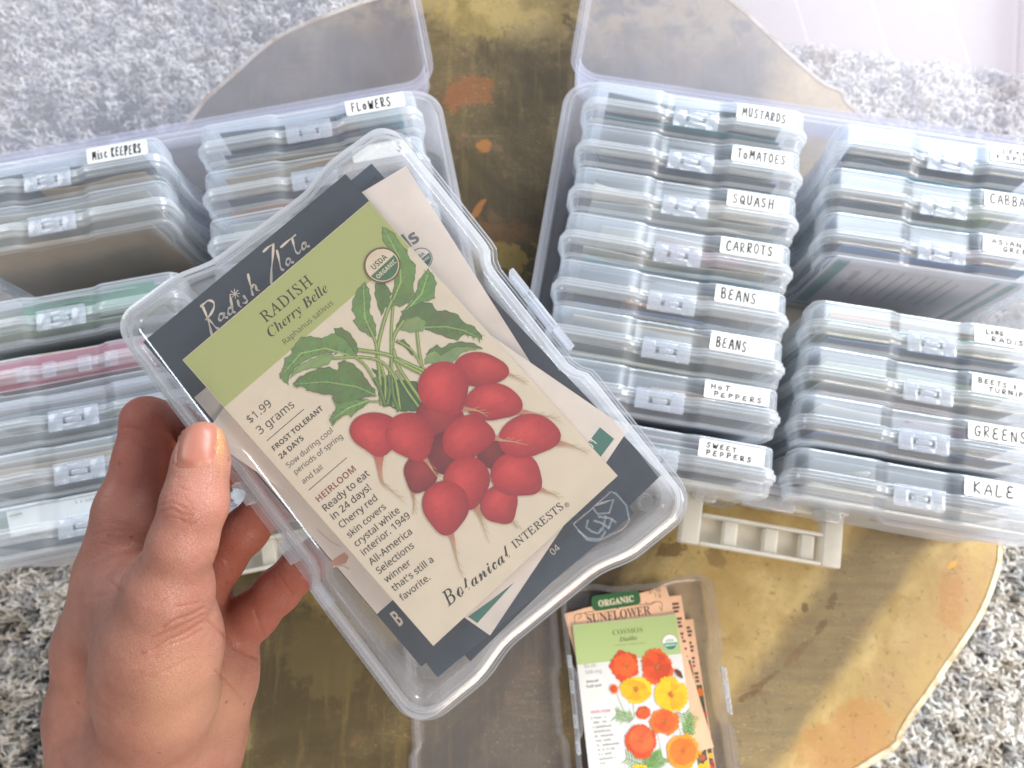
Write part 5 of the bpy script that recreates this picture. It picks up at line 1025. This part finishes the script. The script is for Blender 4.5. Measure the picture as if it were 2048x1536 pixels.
no = np.empty(n_*3); me2.vertex_normals.foreach_get('vector', no); no = no.reshape(-1, 3)
# creases and wrinkles: each a polyline of points on the skin, pressed in along the normal
CP = np.array([0, 0, .634]); CF = np.array([0, math.sin(R(13)), -math.cos(R(13))]); CU = np.array([0, math.cos(R(13)), math.sin(R(13))])
rel = co-CP; dep = rel@CF; px_ = 1024+1560*rel[:, 0]/dep; py_ = 768-1560*(rel@CU)/dep
top_side = (no*(-rel)).sum(1) > 0
disp = np.zeros(n_)
def crease(pts, depth, w, dmin=.2, dmax=.33):
    best = np.full(n_, 1e9)
    P = [(p.x, p.y) for p in catmull([(x, y, 0) for x, y in pts], 5, False)]
    for i in range(len(P)-1):
        a = np.array(P[i]); b = np.array(P[i+1]); ba = b-a; t = np.clip(((px_-a[0])*ba[0]+(py_-a[1])*ba[1])/max(ba@ba, 1e-6), 0, 1)
        best = np.minimum(best, np.hypot(px_-a[0]-t*ba[0], py_-a[1]-t*ba[1]))
    ok = top_side & (dep > dmin) & (dep < dmax)
    disp[ok] += (-depth*.7*np.exp(-(best/w)**2))[ok]
T1 = .256
for pts, dp, w in CREASES_T: crease(pts, dp, w, .2, T1)
for pts, dp, w in CREASES_A: crease(pts, dp, w)
co2 = co+no*disp[:, None]
me2.vertices.foreach_set('co', co2.ravel()); me2.update()
me2.polygons.foreach_set('use_smooth', [True]*len(me2.polygons))
# skin tone: redder at finger joints, tips and the folds; paler over the ball of the thumb
tone = np.zeros(n_)
def warm(nm, i, rad, amt):
    c = np.array(HANDC[nm][i][:3]); d = np.linalg.norm(co-c, axis=1); tone[:] += amt*np.exp(-(d/rad)**2)
for a in (('index', 2, .018, .6), ('index', 3, .018, .7), ('index', 4, .02, .8), ('ring', 2, .02, .8), ('ring', 3, .02, 1.), ('pinky', 1, .02, .5), ('pinky', 2, .02, .8), ('pinky', 3, .02, .9), ('middle', 2, .02, .9), ('thumb', 2, .012, .35), ('web', 1, .016, .45), ('thumb', 0, .012, .1)): warm(*a)
tone += np.clip(-disp*1500, 0, .5)
yel = np.exp(-((px_-440)/12.)**2-((py_-885)/42.)**2)*(dep < .26)
pale = np.exp(-((px_-350)/75.)**2-((py_-1400)/110.)**2)+.8*np.exp(-((px_-455)/40.)**2-((py_-1400)/90.)**2)
ca = me2.color_attributes.new('Col', 'FLOAT_COLOR', 'POINT'); ca.data.foreach_set('color', np.stack([np.clip(tone, 0, 1), yel, pale, tone*0+1], 1).astype(np.float32).ravel())
t = NT('skin'); v = t.coord(); a = t.n('SeparateColor', {0: t.n('Attribute', attribute_name='Col').outputs[0]})
n1 = t.noise(v, 60, 5, .6); n2 = t.noise(v, 260, 4, .6); vor = t.n('TexVoronoi', {'Vector': t.mapping(v, (1, 1.5, 1)), 'Scale': 900.}, feature='DISTANCE_TO_EDGE').outputs[0]
c = t.mix(t.ramp(n1, .3, .7), (.31, .132, .095), (.40, .186, .136))
c = t.mix(t.math('MULTIPLY', t.ramp(n2, .45, .75), .30), c, (.35, .115, .075))
c = t.mix(t.math('MULTIPLY', a.outputs[2], .7), c, (.50, .27, .17)); c = t.mix(t.math('MULTIPLY', a.outputs[0], .6), c, (.36, .085, .058)); c = t.mix(t.math('MULTIPLY', a.outputs[1], .4), c, (.60, .36, .10))
frk = t.n('TexVoronoi', {'Vector': v, 'Scale': 95.}).outputs['Distance']
c = t.mix(t.math('MULTIPLY', t.ramp(frk, .10, .04), .5), c, (.17, .06, .035))
hgt = t.math('ADD', t.math('MULTIPLY', t.ramp(vor, 0., .12), .5), t.math('MULTIPLY', n2, .8))
wr = t.noise(t.mapping(v, (260, 60, 150), (0, 0, R(25))), 1., 4, .6)
hgt = t.math('ADD', hgt, t.math('MULTIPLY', wr, .8))
M_SKIN = t.surf(t.n('BsdfPrincipled', {'Base Color': c, 'Roughness': t.math('ADD', t.math('MULTIPLY', n2, .22), .33), 'Subsurface Weight': .13, 'Subsurface Radius': (1., .35, .2), 'Subsurface Scale': .004, 'Specular IOR Level': .45, 'Normal': t.bump(hgt, .5, .0006)}))
me2.materials.append(M_SKIN)
# thumb nail: a curved plate bedded on the skin
bvh = None
from mathutils.bvhtree import BVHTree
bvh = BVHTree.FromPolygons([tuple(p) for p in co2], [list(p.vertices) for p in me2.polygons])
def on_skin(px, py, lift):
    d = Vector(((px-1024)/1560, 0, 0))+Vector(CU)*(-(py-768)/1560)+Vector(CF); d.normalize()
    h_ = bvh.ray_cast(Vector(CP), d)
    return h_[0], h_[1], d
mb = MB(); nu, nv = 16, 16; top = []; bot = []
for j in range(nv+1):
    for i in range(nu+1):
        s_ = -1+2*i/nu; q = j/nv
        # nail outline in the photograph: rounded free edge above, cuticle curve below
        ctx = 400-q*10+q*q*1; wv = (43-3*abs(q-.35))*(1 if q > .18 else (1-((.18-q)/.18)**2*.28))
        y = 852+q*82-9*(1-q)*(s_*s_-1)*-1*0+(8*(1-s_*s_))*(q-.5)*1.0-4*s_
        P_, N_, d_ = on_skin(ctx+s_*wv*.93-3, y, 0)
        if P_ is None: P_, N_ = top[-1][0], top[-1][1]
        top.append((P_, N_))
ref_n = top[(nv//2)*(nu+1)+nu//2][1]
V_ = []; 
for j in range(nv+1):
    for i in range(nu+1):
        P_, N_ = top[j*(nu+1)+i]; s_ = abs(-1+2*i/nu); q = j/nv
        lift = .00075*(1-s_**6)*(1-max(0, (q-.85)/.15)**2)-.00015
        V_.append(P_+ref_n*lift)
F_ = [[j*(nu+1)+i, j*(nu+1)+i+1, (j+1)*(nu+1)+i+1, (j+1)*(nu+1)+i] for j in range(nv) for i in range(nu)]
B_ = [p-ref_n*.0005 for p in V_]; q0 = len(V_)
F2 = [[q0+k for k in f][::-1] for f in F_]
edge_ = [i for i in range(nu+1)]+[j*(nu+1)+nu for j in range(1, nv+1)]+[nv*(nu+1)+i for i in range(nu-1, -1, -1)]+[j*(nu+1) for j in range(nv-1, 0, -1)]
F3 = [[edge_[k], q0+edge_[k], q0+edge_[(k+1) % len(edge_)], edge_[(k+1) % len(edge_)]] for k in range(len(edge_))]
t = NT('nail'); v = t.coord(); nn_ = t.noise(v, 150, 3)
M_NAIL = t.surf(t.n('BsdfPrincipled', {'Base Color': t.mix(nn_, (.34, .125, .085), (.40, .16, .11)), 'Roughness': .42, 'Subsurface Weight': .15, 'Subsurface Radius': (1., .4, .25), 'Subsurface Scale': .003, 'Normal': t.bump(t.noise(t.mapping(v, (900, 60, 200)), 1., 2), .12, .0003)}))
link('thumb_nail', mesh(V_+B_, F_+F2+F3, 50), M_NAIL, hand)
